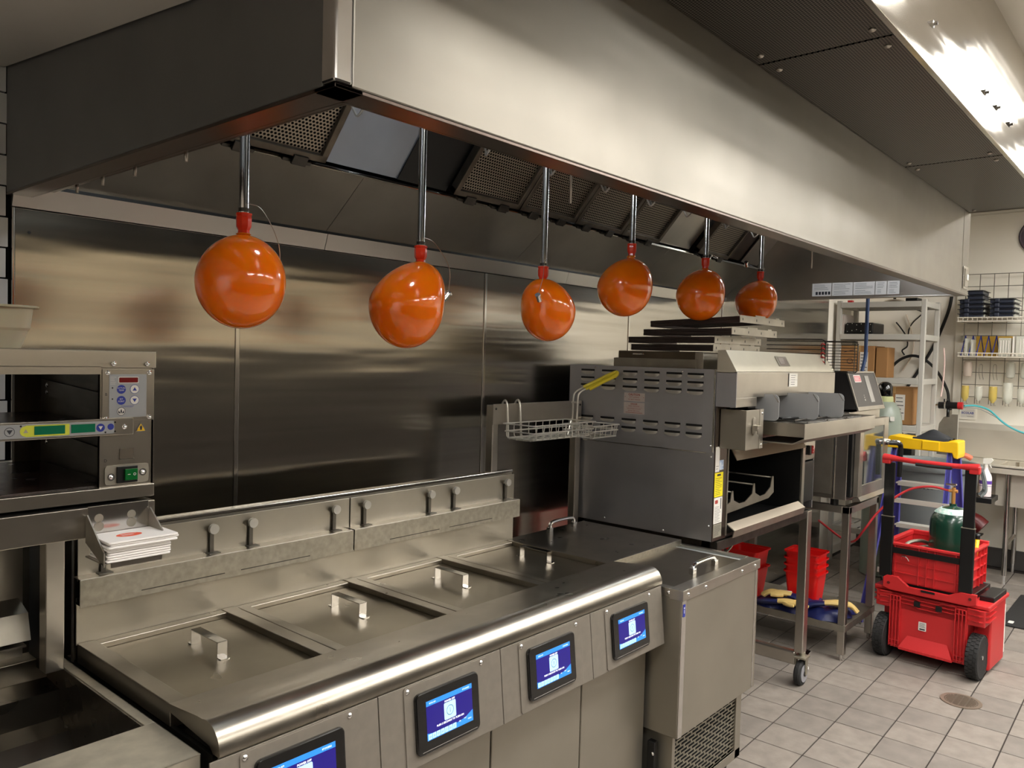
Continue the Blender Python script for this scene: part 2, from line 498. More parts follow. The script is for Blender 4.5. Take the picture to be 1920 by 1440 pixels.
for i, (a, c, d, e) in enumerate(lights):
    pos_ = ['over the far left end', 'over the camera', 'over the fryers', 'over the oven', 'over the sink']
    t = thing('ceiling_light', 'recessed ceiling light panel %s, %s' % (pos_[max(0, min(4, int((a+2.4)/1.8)))], {LY0: 'beside the hood plenum', -1.35: 'added unseen to brighten the right wall', -2.6: 'added unseen far across the aisle'}[d]), 'light', ((a+c)/2, (d+e)/2, CZ-.03), group='recessed ceiling lights')
    f = B(white_pl)
    f.box(a, c, d, d+.03, CZ-.03, CZ).box(a, c, e-.03, e, CZ-.03, CZ).box(a, a+.03, d, e, CZ-.03, CZ).box(c-.03, c, d, e, CZ-.03, CZ)
    f.out('light_frame', t)
    B(lightm).box(a+.03, c-.03, d+.03, e-.03, CZ-.015, CZ-.005).out('diffuser', t)

# ================================================================ EXHAUST HOOD
HX0, HX1, HY, HZ, HT = .69, 4.75, .945, 2.03, 2.46
hood = thing('exhaust_hood', 'long stainless canopy exhaust hood over the fryers and oven', 'hood', ((HX0+HX1)/2, 1.6, HZ))
B(steel_hood).box(HX0+.03, HX1, HY, HY+.02, HZ, HT+.3, bev=.003).out('front_panel', hood)
B(steel_shiny).box(HX0-.004, HX0+.028, HY-.004, HY+.03, HZ+.001, HT+.3, bev=.004).out('corner_post', hood)
B(steel_hood_end).box(HX0, HX0+.02, HY+.03, WY, HZ, HT+.1, bev=.002).out('end_panel', hood)
B(steel).box(4.60, 4.604, HY-.0015, HY+.002, HZ+.005, HT+.3).out('panel_seam', hood)
B(steel_z).box(HX1-.02, HX1, HY+.02, WY, HZ, HT+.1, bev=.002).out('end_panel', hood)
# drip gutter round the bottom edge, two steps
g = B(brown_steel)
g.box(HX0, HX0+.05, HY, WY, HZ-.006, HZ, bev=.001).box(HX0+.05, HX0+.055, HY+.05, WY, HZ-.006, HZ+.02)
g.box(HX0+.055, HX0+.10, HY+.05, WY, HZ+.014, HZ+.02, bev=.001).box(HX0+.10, HX0+.104, HY+.1, WY, HZ+.014, HZ+.04)
g.out('drip_gutter', hood)
g = B(brown_steel)
g.box(HX0, HX1, HY, HY+.05, HZ-.006, HZ, bev=.001).box(HX0+.05, HX1, HY+.05, HY+.055, HZ-.006, HZ+.02)
g.out('drip_gutter', hood)
g = B(steel)
g.box(HX1-.05, HX1, HY+.05, WY, HZ-.006, HZ+.0, bev=.001)
g.out('drip_gutter', hood)
for q in (1.95, 2.10, 1.78, 1.55):
    B(steel).cyl((HX0+.085, q, HZ-.012), (HX0+.085, q, HZ+.016), .004, 8).out('gutter_rivet', hood)
# inner sloped back
B(steel_z).prism([(WY, 2.045), (2.105, 2.222), (2.105, 2.226), (WY, 2.052)], HX0+.02, 1.66, 'x').out('sloped_back_panel', hood)
for a, c in ((1.662, 2.66), (2.662, 3.66), (3.662, HX1-.02)):
    B(steel_z).prism([(WY, 2.045), (2.105, 2.222), (2.105, 2.226), (WY, 2.052)], a, c, 'x').out('sloped_back_panel', hood)
B(steel_shiny).box(HX0+.02, HX1-.02, 2.098, 2.108, 2.219, 2.229, bev=.002).out('filter_rail', hood)
B(flash).prism([(WY-.004, 2.052), (WY-.030, 2.050), (WY-.012, 1.997), (WY-.004, 1.997)], HX0+.01, 1.66, 'x').out('wall_trim_strip', hood)
B(flash).prism([(WY-.004, 2.052), (WY-.030, 2.050), (WY-.012, 1.997), (WY-.004, 1.997)], 1.662, 3.05, 'x').out('wall_trim_strip', hood)
B(flash).prism([(WY-.004, 2.052), (WY-.030, 2.050), (WY-.012, 1.997), (WY-.004, 1.997)], 3.052, HX1-.02, 'x').out('wall_trim_strip', hood)
# cavity: upper sloped chamber behind the filters and the roof
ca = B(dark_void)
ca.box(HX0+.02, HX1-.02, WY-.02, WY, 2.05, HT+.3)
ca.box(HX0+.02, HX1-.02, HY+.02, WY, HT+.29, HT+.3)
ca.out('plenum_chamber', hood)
sl = V((-.142, .164)); sl.normalize()   # (dy, dz) of the filter slope
def slope_frame(x):                     # origin at the rail, u along +x, v up the slope
    return frame((x, 2.095, 2.232), (1, 0, 0), (0, sl[0], sl[1]))
sp = B(mat('blue_grey_steel', '#a9b1bd', .45, .6, aniso=.6, tan=(0, .6, .75), var=.15, vscale=5), slope_frame(0)).box(1.50, 2.03, -.0, .62, -.02, -.016).out('blank_off_panel', hood)
B(dark_void, slope_frame(0)).box(1.80, 2.03, 0, .62, -.014, -.010).out('painted_shadow_sheet', hood)  # black sheet stands in for the shadow across the lamp-lit panel
B(steel_z, slope_frame(0)).box(3.48, 3.86, -.0, .62, -.02, -.016).out('blank_off_panel', hood)
B(brown_steel, slope_frame(0)).box(4.25, 4.5, -.0, .62, -.03, -.026).out('duct_opening_plate', hood)
B(steel_z, slope_frame(0)).box(4.5, 4.73, -.0, .62, -.02, -.016).out('blank_off_panel', hood)
for k, x in enumerate((1.88, 3.80)):
    B(steel).cyl((x, 1.42, 2.10), (x, 1.42, 2.32), .004, 8).out('sensor_rod', hood)
# filters
fx = [(.735, 1.10), (1.105, 1.478), (2.035, 2.40), (2.405, 2.77), (2.775, 3.135), (3.14, 3.475), (3.885, 4.24)]
fl_lab = ['first grease filter from the hood left end, mostly hidden', 'grease filter above the leftmost balloon beside the bare blue-grey panel',
          'first filter of the group of four, behind the second pipe', 'second filter of the group of four, beside the third pipe',
          'third filter of the group of four, between third and fourth pipe', 'fourth filter of the group of four, behind the fourth pipe', 'lone grease filter near the hood right end behind the fifth pipe']
for k, (a, c) in enumerate(fx):
    t = thing('grease_filter', 'perforated steel ' + fl_lab[k], 'filter', ((a+c)/2, 2.095, 2.232), group='grease filters in the hood')
    Fm = slope_frame(0)
    f = B(rust_steel, Fm)
    W = .022
    f.box(a, c, .012, .012+W, -.005, .028, bev=.002).box(a, c, .49, .49+W, -.005, .028, bev=.002)
    f.box(a, a+W, .012, .51, -.005, .028, bev=.002).box(c-W, c, .012, .51, -.005, .028, bev=.002)
    f.out('filter_frame', t)
    B(perf_filter, Fm).box(a+W, c-W, .03, .49, .012, .014).out('perforated_sheet', t, uvplane=((1, 0, 0), (0, sl[0], sl[1])))
    for hx, s_ in ((a+.012, -1), (c-.012, 1)):
        pts = bez([(hx, .22, .03), (hx+s_*.004, .21, .05), (hx+s_*.012, .205, .068), (hx+s_*.016, .25, .072), (hx+s_*.016, .31, .07), (hx+s_*.008, .335, .05), (hx, .33, .03)], 5)
        B(mat('filter_wire', '#c9c6c0', .3, .7), Fm).tube(pts, .0038, 6).out('wire_handle', t)
    for hx in (a+.09, c-.09):
        B(steel_dark, Fm).box(hx-.025, hx+.025, -.012, .02, .024, .034, bev=.002).box(hx-.05, hx+.05, -.012, 0, .0, .02, bev=.002).out('hinge_clip', t)
# notices strip on the right inner end
nb = thing('notice_strip', 'row of pale printed notices on the inside of the hood right end', 'notice', (HX1-.02, 1.5, 2.05))
NF = frame((HX1-.0225, 1.755, 2.043), (0, -1, 0), (0, 0, 1))
xs = [0, .115, .235, .355, .418, .485]
for k in range(5):
    b = B(paper, NF).box(xs[k], xs[k+1]-.004, 0, .075, 0, .001)
    b.mat(ink).lines(xs[k]+.01, xs[k+1]-.012, .035, .07, 4, .0016, .0014, seed=k)
    if k == 0:
        for q in range(5): b.quad(*[(x_, y_, .0014) for x_, y_ in ((.02+q*.018, .008), (.033+q*.018, .008), (.033+q*.018, .026), (.02+q*.018, .026))])
    else: b.lines(xs[k]+.01, xs[k+1]-.02, .006, .03, 3, .0014, .0014, seed=k+20)
    b.out('notice', nb)
# switch plate
sw = thing('switch_plate', 'small steel switch plate on the hood front near its right end', 'switch', (4.68, HY, 2.05))
SF = frame((4.62, HY-.001, 2.055), (1, 0, 0), (0, 0, 1))
B(steel_shiny, SF).slab(0, .1, 0, .115, 0, .006, .004, 2, bev=.001).out('plate', sw)
B(grey_wire, SF).box(.018, .082, .012, .103, .006, .009).mat(white_pl).box(.04, .068, .045, .075, .009, .015, bev=.001).out('rocker', sw)
# make-up air plenum in front of the hood
pl = thing('air_plenum', 'make-up air plenum with perforated dark underside along the hood front', 'duct', (2.6, .77, 2.45))
PZ = 2.455
for a, c in ((-.2, .66), (.665, 2.075), (2.08, 3.49), (3.495, 4.70)):
    b = B(perf_plenum).box(a+.003, c-.003, .59+.006, HY-.002, PZ, PZ+.004)
    b.out('perforated_panel', pl, uvplane=((1, 0, 0), (0, 1, 0)))
    for x in (a+.06, c-.06):
        for y in (.63, .91):
            b = B(steel, frame((x, y, PZ), (1, 0, 0), (0, -1, 0))); screw(b, 0, 0, 0, .009); b.out('bolt', pl)
B(steel_plenum).box(-.2, 4.70, .58, .595, PZ-.006, 2.553, bev=.002).out('lower_lip', pl)
for a, c in ((-.2, 1.7), (1.702, 3.9), (3.902, 4.7)):
    B(steel_plenum).box(a, c, .592, .605, 2.553, CZ, bev=.001).out('face_panel', pl)
B(steel_dull).box(4.695, 4.71, .59, HY, PZ-.004, CZ).out('end_cap', pl)
for x in (.6, 1.1, 2.36, 3.05, 3.25, 3.5):
    b = B(steel_dark, frame((x, .592, 2.568), (1, 0, 0), (0, 0, 1))); b.lathe([(.011, 0), (.011, .012), (.005, .014), (.005, .022), (0, .022)], n=6); b.out('bolt', pl)
# slanted bulkhead sheet at upper left
bh = B(mat('bulkhead_sheet', '#d6d0c8', .4, .0, var=.06, vscale=2))
bh.prism([(WY+.0, 2.345), (.70, 2.19), (.70, 2.205), (WY, 2.36)], -1.5, HX0-.006, 'x')
bh.out('trim_2', kind='structure')

# ================================================================ PIPES AND BALLOONS
pipes = [(.933, 1.935), (1.457, 1.927), (1.986, 1.925), (2.503, 2.061), (3.079, 2.071), (3.636, 2.068)]
dims = [(.928, 1.794, .096, .103), (1.410, 1.776, .1005, .117), (2.017, 1.796, .089, .100), (2.462, 1.908, .1005, .108), (3.043, 1.924, .101, .110), (3.594, 1.935, .097, .100)]
ordn = ['first', 'second', 'third', 'fourth', 'fifth', 'sixth']
caps = [(.07, -.14), (.055, -.115), (-.11, -.09), None, (.08, .03), (-.12, .04)]
for k, ((px, pz), (cx, cz, rw, rh)) in enumerate(zip(pipes, dims)):
    PY = 1.6
    t = thing('suppression_pipe', '%s chrome fire-suppression drop pipe from the left under the hood' % ordn[k], 'pipe', (px, PY, pz), group='fire-suppression drop pipes')
    B(chrome).cyl((px, PY, pz-.01), (px, PY, HT+.28), .0107, 20).out('pipe', t)
    B(steel_dark).cyl((px, PY, pz+.012), (px, PY, pz+.020), .0117, 20).out('pipe_collar', t)
    if caps[k]:
        dx, dz = caps[k]
        e = V((px+dx, PY-.055 if k < 3 else PY+.02, pz+dz))
        if k < 3:
            # cap hangs on its wire just outside the balloon skin
            d = V((dx/abs(dx)*.8, -.45, 0)).normalized()
            e = V((px, PY, 0))+d*(rw*.80 if k != 2 else rw*1.0); e.z = pz+dz
        B(steel).tube(bez([(px, PY-.013, pz+.03), (px+dx*.35, PY-.035, pz+.015), (px+(e.x-px)*.85, (PY+e.y)/2-.03, pz+dz*.4), e], 8), .0009, 5).out('lanyard_wire', t)
        ax = V((.5, -.15, .6)).normalized() if dx > 0 else V((-.6, -.2, .55)).normalized()
        B(chrome).tube([e-ax*.0, e-ax*.022, e-ax*.024], .0085, 14, rr=[.0075, .0085, .006]).tube([e, e+ax*.004], .0095, 6).out('nozzle_cap', t)
    bl = thing('balloon', '%s orange balloon from the left stretched over a hanging pipe end' % ordn[k], 'balloon', (px, PY, cz-rh), group='orange balloons on the pipes')
    b = B(orange)
    prof = []
    N = 26
    top = cz+rh
    for i in range(N+1):
        a = -PI/2 + PI*i/N*.945
        rr_ = math.cos(a); zz = math.sin(a)
        wide = 1-.04*max(0, zz)**2
        prof.append((max(0.0, rw*rr_*wide) if i else 0.0, cz+zz*rh))
    lr, lz = prof[-1]
    prof += [(lr*.8, lz+(pz-.035-lz)*.25), (.0165, lz+(pz-.035-lz)*.62), (.0135, pz-.035)]
    ring = []
    for i, (r, z) in enumerate(prof):
        f = min(1, max(0, (z-cz)/(pz-.03-cz)))**1.3
        ox = cx+(px-cx)*f
        ring.append((r, z, ox))
    rows = []
    for r, z, ox in ring:
        rows.append([b._v((ox+max(r, .0004)*math.cos(2*PI*q/36), PY+max(r, .0004)*math.sin(2*PI*q/36), z)) for q in range(36)])
    for i in range(len(rows)-1):
        for q in range(36): b._f([rows[i][q], rows[i][(q+1) % 36], rows[i+1][(q+1) % 36], rows[i+1][q]], True)
    b.out('balloon_body', bl, angle=80)
    b = B(orange_neck)
    b.lathe([(.0137, pz-.038), (.0125, pz-.028), (.0165, pz-.020), (.0172, pz-.002), (.0160, pz+.002), (.0178, pz+.006), (.0172, pz+.009), (.0118, pz+.010)], (px, PY, 0), 8)
    b.out('balloon_neck', bl, angle=30)
# neck z is where the pipe ends; balloons grip the pipe below it

# ================================================================ FRYERS
FX0, FX1 = .745, 2.342
fr = thing('fryer_battery', 'four-vat stainless deep fryer battery with blue touch screens', 'fryer', ((FX0+FX1)/2, 1.7, 0))
YD = 1.39   # door plane
B(steel_dull).box(FX0+.01, FX1-.006, YD+.012, 2.03, .09, .86).out('cabinet', fr)
fsd = mat('fryer_side_dark', '#26241f', .45, .8)
B(fsd).box(FX0, FX0+.01, 1.36, 2.06, .09, .885).out('side_panel', fr)
B(fsd).box(FX1-.006, FX1, 1.40, 2.06, .09, .875).out('side_panel', fr)
# doors
dx = [FX0+.006, 1.150, 1.553, 1.963, 2.338]
dmat = mat('door_steel', '#9c9588', .42, .85, aniso=.5, tan=(0, 0, 1), var=.1, vscale=5)
for k in range(4):
    d = B(dmat).box(dx[k]+.003, dx[k+1]-.003, YD-.006, YD+.012, .11, .725, bev=.003).out('door', fr)
    hx = dx[k]+.07
    B(alu).prism([(hx, .672), (hx+.012, .660), (hx+.118, .660), (hx+.130, .672), (hx+.130, .70), (hx, .70)], YD-.024, YD-.006, 'y', bev=.002).out('door_pull', d)
# rounded front deck
def deckprof():
    p = [(1.535, .930), (1.42, .942)]
    cyy, czz, r = 1.385, .895, .05
    for i in range(13):
        a = math.radians(72+108*i/12); p.append((cyy+r*math.cos(a), czz+r*math.sin(a)))
    p += [(1.335, .893), (1.337, .889), (1.36, .889), (1.372, .90), (1.535, .915)]
    return p
DP = deckprof()
B(steel_top).prism(DP, FX0, FX1, 'x', sm=True).out('front_deck', fr, angle=25)
# lids sit between dividers
lx = [(.790, 1.112), (1.190, 1.520), (1.598, 1.925), (1.995, 2.300)]
well = B(mat('vat_wall_steel', '#58544d', .35, 1, var=.3, vscale=10))
well.box(FX0+.012, FX1-.012, 1.535, 2.0, .872, .878)
well.out('vat_rim', fr)
dv = [(FX0, .785), (1.114, 1.186), (1.524, 1.594), (1.928, 1.996), (2.305, FX1)]
for k, (a, c) in enumerate(dv):
    b = B(steel_top)
    if 0 < k < 4:
        m_ = a+(c-a)*.56
        b.box(a, m_-.0016, 1.53, 2.0, .880, .930, bev=.002)
        b.mat(steel_top).box(m_+.0016, c, 1.53, 1.985, .880, .929, bev=.002)
        b.mat(dark_void).box(m_-.0016, m_+.0016, 1.53, 1.99, .880, .922)
    else: b.box(a, c, 1.53, 2.0, .880, .930, bev=.002)
    b.out('vat_divider', fr)
B(steel_top).box(FX0+.04, FX1-.04, 1.970, 2.0, .880, .928, bev=.002).out('rear_ledge', fr)
hxs = [.962, 1.380, 1.786, 2.212]
for k, (a, c) in enumerate(lx):
    t = B(steel_lid).box(a-.001, c+.001, 1.536, 1.968, .908, .914, bev=.0015).out('lid', fr)
    hx = hxs[k]; y0, y1 = 1.718, 1.846; z0, z1 = .914, .953; hw = .0125; th = .0022
    b = B(steel_shiny)
    b.box(hx-hw, hx+hw, y0, y1, z1-th, z1, bev=.0006).box(hx-hw, hx+hw, y0, y0+th, z0, z1).box(hx-hw, hx+hw, y1-th, y1, z0, z1)
    b.slab(hx-hw, hx+hw, y0-.018, y0+.001, z0, z0+th, .006, 3).slab(hx-hw, hx+hw, y1-.001, y1+.018, z0, z0+th, .006, 3)
    b.out('lid_handle', t)
# backsplash
B(splash_steel).box(FX0-.003, FX1+.002, 2.018, 2.03, .88, 1.197, bev=.001).mat(steel_shiny).box(FX0-.003, FX1+.004, 2.014, 2.05, 1.190, 1.200, bev=.002).out('backsplash', fr)
B(splash_steel).box(FX0-.003, FX1-.003, 2.0, 2.004, .925, 1.04, bev=.001).out('splash_apron', fr)
px_ = [(FX0-.001, 1.543), (1.547, FX1-.006)]
for k, (a, c) in enumerate(px_):
    p = B(splash_steel).box(a, c, 1.998, 2.002, 1.08, 1.186, bev=.001).out('splash_plate', fr)
    r0 = B(steel_frost)
    a2, c2 = (FX0-.012, 1.527) if k == 0 else (1.531, FX1-.020)
    r0.box(a2, c2, 1.9535, 1.956, 1.028, 1.094, bev=.0008)
    r0.mat(steel).box(a2+.002, c2-.002, 1.956, 1.999, 1.0925, 1.0945, bev=.0005)
    r0.mat(dark_void).box(a2+.004, c2-.004, 1.956, 1.999, 1.03, 1.032)
    for sx in (.18, .52):
        r0.mat(steel_dark).box(a2+sx*(c2-a2), a2+(sx+.28)*(c2-a2), 1.9531, 1.9535, 1.041, 1.0435)
    rl = r0.out('splash_rail', fr)
for k, x in enumerate((.800, 1.080, 1.197, 1.481, 1.599, 1.882, 2.002, 2.281)):
    kb = B(mat('stem_steel', '#67625a', .45, .6)).box(x-.0055, x+.0055, 1.990, 1.996, 1.094, 1.150).box(x-.017, x+.017, 1.972, 1.994, 1.0935, 1.0965, bev=.001).out('knob_stem', fr)
    B(chrome).lathe([(0, 1.975), (.011, 1.975), (.0135, 1.977), (.0135, 1.985), (.010, 1.987), (.005, 1.997)], (x, 0, 1.160), 20, ax='y').out('x', kb) if False else B(mat('knob_steel', '#d2cfc8', .3, .55)).cyl((x, 1.976, 1.160), (x, 1.986, 1.160), .0135, 20).cyl((x, 1.986, 1.160), (x, 1.998, 1.160), .005, 10).out('thumb_knob', kb)
# sloping control fascia
zt, zb_ = .886, .694; yt, yb2 = 1.3365, 1.316
uv = V((0, yt-yb2, zt-zb_)).normalized()
def CF(x): return frame((x, yb2, zb_), (1, 0, 0), uv)
Hh = math.hypot(zt-zb_, yt-yb2)
fas = mat('fascia_steel', '#857d72', .5, .45, var=.12, vscale=40, rvar=.05)
fx_ = [FX0-.02, 1.120, 1.525, 1.926, 2.340]
px0 = [.785, 1.192, 1.594, 1.998]
for k in range(4):
    f = B(fas, CF(0))
    f.box(fx_[k]+.0015, fx_[k+1]-.0015, 0, Hh, -.004, 0, bev=.0008)
    f = f.out('fascia_panel', fr)
    p = B(fas, CF(0)).slab(px0[k], px0[k]+.280 if k < 3 else 2.325, .003, Hh-.003, 0, .003, .008, 3, bev=.0006)
    b = p
    b.mat(chrome)
    for sx in (px0[k]+.010, px0[k]+.255):
        b.M = CF(0) @ Matrix.Translation((0, 0, .003)); screw(b, sx, Hh-.013, 0, .006)
    cp = p.out('control_plate', fr)
    s0 = [.812, 1.219, 1.622, 2.024][k]; sw_, sh_ = .208, .142
    b = B(black_gloss, CF(0)).slab(s0, s0+sw_, .026, .026+sh_, .002, .012, .014, 4, bev=.003)
    b.mat(chrome).box(s0+.014, s0+sw_-.012, .0325, .0335, .0118, .0124)
    b.out('screen_bezel', cp)
    # the display
    F2 = CF(0) @ Matrix.Translation((s0+.030, .055, .0123)); W2, H2 = .152, .090
    b = B(scr_navy, F2).box(0, W2, 0, H2, -.001, 0)
    b.mat(scr_blue).box(0, W2, H2*.87, H2, 0, .0003)
    b.prism([(0, 0), (W2, 0), (W2, H2*.30), (W2*.82, H2*.17), (W2*.6, H2*.12), (W2*.2, H2*.13), (0, H2*.19)], 0, .0002)
    b.mat(scr_pale).slab(W2*.37, W2*.625, H2*.33, H2*.77, .0002, .0004, .003, 2)
    for q in range(7): b.box(W2*(.02+q*.087), W2*(.095+q*.087), H2*.02, H2*.155, .0002, .0005)
    b.mat(scr_ink).ring(W2*.4975, H2*.55, .0006, .0105, .0119).box(W2*.4975-.0006, W2*.4975+.0006, H2*.49, H2*.61, .0004, .0006)
    for q in range(7):
        if q % 2 == 0: b.ring(W2*(.057+q*.087), H2*.085, .0007, .0018, .0026, 10)
        else: b.box(W2*(.04+q*.087), W2*(.075+q*.087), H2*.06, H2*.07, .0005, .0007).box(W2*(.04+q*.087), W2*(.075+q*.087), H2*.09, H2*.10, .0005, .0007)
    b.mat(scr_white).text('POWER OFF', .0062, W2*.4975, H2*.81, .0006, bold=.02)
    b.text('PUSH 3 SECONDS TO TURN ON', .0062, W2*.4975, H2*.28, .0006, bold=.02)
    b.text('07:54 AM', .0052, W2*.13, H2*.93, .0006).text('07/24/2022', .0052, W2*.86, H2*.93, .0006)
    b.text('VAT', .0045, W2*.82, H2*.16, .0006).text('OIL', .0045, W2*.70, H2*.14, .0006).text('MENU', .0045, W2*.92, H2*.10, .0006)
    b.out('display', cp)

# ================================================================ DUMP STATION (left)
dp = thing('fry_dump_station', 'stainless fry holding station with perforated basin, at lower left', 'counter', (.3, 1.75, 0))
Z = .892; x1 = .728
b = B(dump_top)
b.box(-.7, x1, 1.372, 1.556, Z-.003, Z, bev=.001).box(.706, x1, 1.556, 2.075, Z-.003, Z, bev=.001).box(-.7, x1, 2.07, 2.13, Z-.003, Z, bev=.001)
b.box(-.7, x1, 1.372, 1.375, Z-.032, Z, bev=.001).box(x1-.003, x1, 1.372, 2.13, Z-.032, Z, bev=.001)
b.out('work_top', dp)
b = B(mat('basin_steel', '#8b857b', .28, 1, var=.3, vscale=7, rvar=.08))
b.prism([(1.556, Z-.004), (1.556, Z-.09), (1.60, Z-.2), (1.60, Z-.204), (1.552, Z-.09), (1.552, Z-.004)], -.7, .706, 'x')
b.box(.702, .706, 1.556, 2.07, Z-.21, Z-.002)
b.prism([(2.07, Z-.002), (2.07, Z-.05), (1.99, Z-.06), (1.99, Z-.12), (1.93, Z-.135), (1.93, Z-.14), (1.985, Z-.125), (1.985, Z-.055), (2.075, Z-.05), (2.075, Z-.002)], -.7, .703, 'x')
b.mat(mat('basin_floor', '#57524b', .3, 1, var=.4, vscale=6)).prism([(1.93, Z-.135), (1.86, Z-.20), (1.60, Z-.20), (1.60, Z-.205), (1.86, Z-.205), (1.93, Z-.14)], -.7, .703, 'x')
b.out('basin', dp)
b = B(dark_void)
for i in range(24):
    x = .66-i*.030
    for j in range(8):
        y = 1.63+j*.028
        b.M = frame((x+(.015 if j % 2 else 0), y, Z-.1995), (1, 0, 0), (0, 1, 0)); b.disc(0, 0, 0, .0042, 10)
    b.M = frame((x, 1.895, Z-.168+.0009), (1, 0, 0), (0, .73, .68)); b.disc(0, 0, .0006, .0052, 10)
b.out('drain_holes', dp, kind='stuff')
B(steel_dull).box(-.7, .70, 1.40, 1.412, .1, Z-.03).out('front_panel', dp)
B(steel_dark).box(.70, .706, 1.40, 2.1, .1, Z-.21).out('side_panel', dp)
b = B(steel).box(.664, .704, 1.965, 2.005, Z-.003, 1.27, bev=.002)
b.out('corner_post', dp)
# back chute and scoop shelf
B(steel).box(-.7, .664, 2.115, 2.12, Z-.02, 1.26).out('rear_panel', dp)
B(mat('gap_shade_black', '#12110f', .5)).box(.68, .70, 2.01, 2.12, Z-.02, 1.27).out('gap_shade_sheet', dp)  # black sheet stands in for the deep shade of the gap
b = B(steel_dull).prism([(2.115, 1.035), (2.05, 1.015), (2.03, .955), (2.034, .953), (2.054, 1.011), (2.115, 1.030)], -.7, .655, 'x')
b.box(-.7, .655, 2.06, 2.115, .93, .935).out('scoop_shelf', dp)
# underneath shelf for the holding cabinet
b = B(steel_x).box(-.7, .742, 1.598, 1.604, 1.276, 1.334, bev=.001)
b.mat(steel_dark).box(-.7, .742, 1.604, 2.15, 1.328, 1.334, bev=.001).out('upper_shelf', dp)

# ================================================================ HOLDING CABINET (left)
inner_s = mat('greasy_inner_steel', '#8a8478', .4, .6, var=.5, vscale=16, stretch=(1, .4, 1), rvar=.1)
hc = thing('holding_cabinet', 'stainless food holding cabinet with blue buttons on the upper shelf', 'food warmer', (.3, 1.85, 1.34))
YH = 1.62; X1 = .748
b = B(steel_x).box(-.7, X1, YH, 2.13, 1.607, 1.634, bev=.0015)
b.mat(steel_x).box(-.7, X1+.002, YH-.004, YH, 1.603, 1.636, bev=.001).box(-.7, .642, YH-.004, YH, 1.590, 1.605)
b.out('top_cover', hc)
b = B(steel_x).box(-.7, X1, YH-.006, 2.13, 1.340, 1.366, bev=.0015).out('base', hc)
B(steel_x).box(.642, X1, YH, YH+.01, 1.364, 1.603, bev=.001).mat(steel).box(X1-.006, X1, YH, 2.12, 1.364, 1.607, bev=.001).out('control_column', hc)
b = B(inner_s).box(.692, .698, YH+.012, 2.10, 1.364, 1.607)
b.out('inner_side_wall', hc)
B(rust_steel).box(.636, .692, 2.085, 2.10, 1.36, 1.607).out('rear_post', hc)
for z in (1.508, 1.392):
    b = B(inner_s).prism([(YH+.02, z+.035), (2.06, z+.055), (2.06, z+.02), (YH+.02, z-.005)], .684, .692, 'x')
    b.M = None; b.mat(chrome)
    for yy, zz in ((YH+.05, z+.022), (2.02, z+.042), (YH+.05, z+.004), (2.02, z+.026)):
        b.M = frame((.684, yy, zz), (0, -1, 0), (0, 0, 1)); screw(b, 0, 0, 0, .006)
    b.out('tray_rail', hc)
for z in (1.486, 1.370):
    B(teflon).box(-.7, .686, YH+.012, 2.07, z-.008, z, bev=.002).out('warming_plate', hc)
b = B(panel_grey, frame((0, YH-.008, 1.470), (1, 0, 0), (0, 0, 1)))
b.mat(steel_x).box(-.7, .702, 0, .033, -.006, .004, bev=.001)
b.mat(panel_grey).slab(-.5, .664, .004, .029, .004, .006, .003, 2)
b.mat(lime).box(.530-.022, .582, .006, .027, .006, .0064).disc(.508, .0165, .0066, .0095)
b.mat(green_lcd).box(.522, .574, .009, .025, .0064, .007).box(.585, .628, .009, .025, .006, .007)
b.mat(ink).disc(.482, .0165, .0062, .0085); b.mat(panel_grey).disc(.482, .0165, .0064, .0075)
b.mat(ink).prism([(.477, .020), (.487, .020), (.482, .012)], .0064, .0068)
b.mat(ink_blue).disc(.638, .0165, .0062, .0080).disc(.6585-.0015, .0175, .0062, .0062)
b.mat(label_w).prism([(.634, .0195), (.642, .0195), (.638, .0125)], .0064, .0068)
b.mat(galv).prism([(.504, .0135), (.512, .0135), (.508, .0205)], .0066, .007)
b.mat(blackp)
for x_, y_ in ((.500, .026), (.647, .007), (.665, .026), (.665, .008)): b.disc(x_, y_, .0066, .0018, 10)
b.mat(chrome).M = frame((0, YH-.012, 1.470), (1, 0, 0), (0, 0, 1)); screw(b, .684, .016, 0, .005)
b.out('front_rail_display', hc)
# main control label
KF = frame((.645, YH-.0005, 1.364), (1, 0, 0), (0, 0, 1))
b = B(steel_x, KF).box(.0, .102, .133, .236, 0, .002, bev=.0005)
b.mat(panel_grey).slab(.013, .086, .140, .226, .002, .003, .002, 2)
b.mat(label_w).slab(.030, .070, .208, .221, .003, .0034, .002, 2); b.mat(red_led).slab(.0315, .0685, .2095, .2195, .0034, .0038, .0015, 2)
for cx, cy in ((.036, .196), (.036, .174)): b.mat(ink_blue).disc(cx, cy, .0034, .0088)
b.mat(label_w).text('ACTUAL', .0042, .036, .1985, .0038).text('TEMP', .0042, .036, .1938, .0038).text('SET', .0042, .036, .1765, .0038).text('POINT', .0042, .036, .1718, .0038)
for cx, cy, d_ in ((.062, .196, 1), (.062, .174, -1)):
    b.mat(ink_blue).disc(cx, cy, .0034, .0092); b.mat(label_w).disc(cx, cy, .0036, .0084)
    b.mat(ink_blue).prism([(cx-.0042, cy-.003*d_), (cx+.0042, cy-.003*d_), (cx, cy+.004*d_)], .0036, .004)
b.mat(ink_blue).box(.036, .061, .1622, .1628, .0032, .0034).text('LOW PROGRAM', .0026, .049, .1605, .0034)
b.mat(ink).disc(.036, .152, .0034, .0082); b.mat(label_w).disc(.036, .152, .0036, .0073)
b.mat(ink).prism([(.036-.0018, .152), (.036, .1475), (.0378, .152), (.036, .1572)], .0036, .004)
b.prism([(.0305, .1545), (.0305, .1485), (.0350, .1480)], .0036, .004).prism([(.0415, .1545), (.0415, .1485), (.0370, .1480)], .0036, .004)
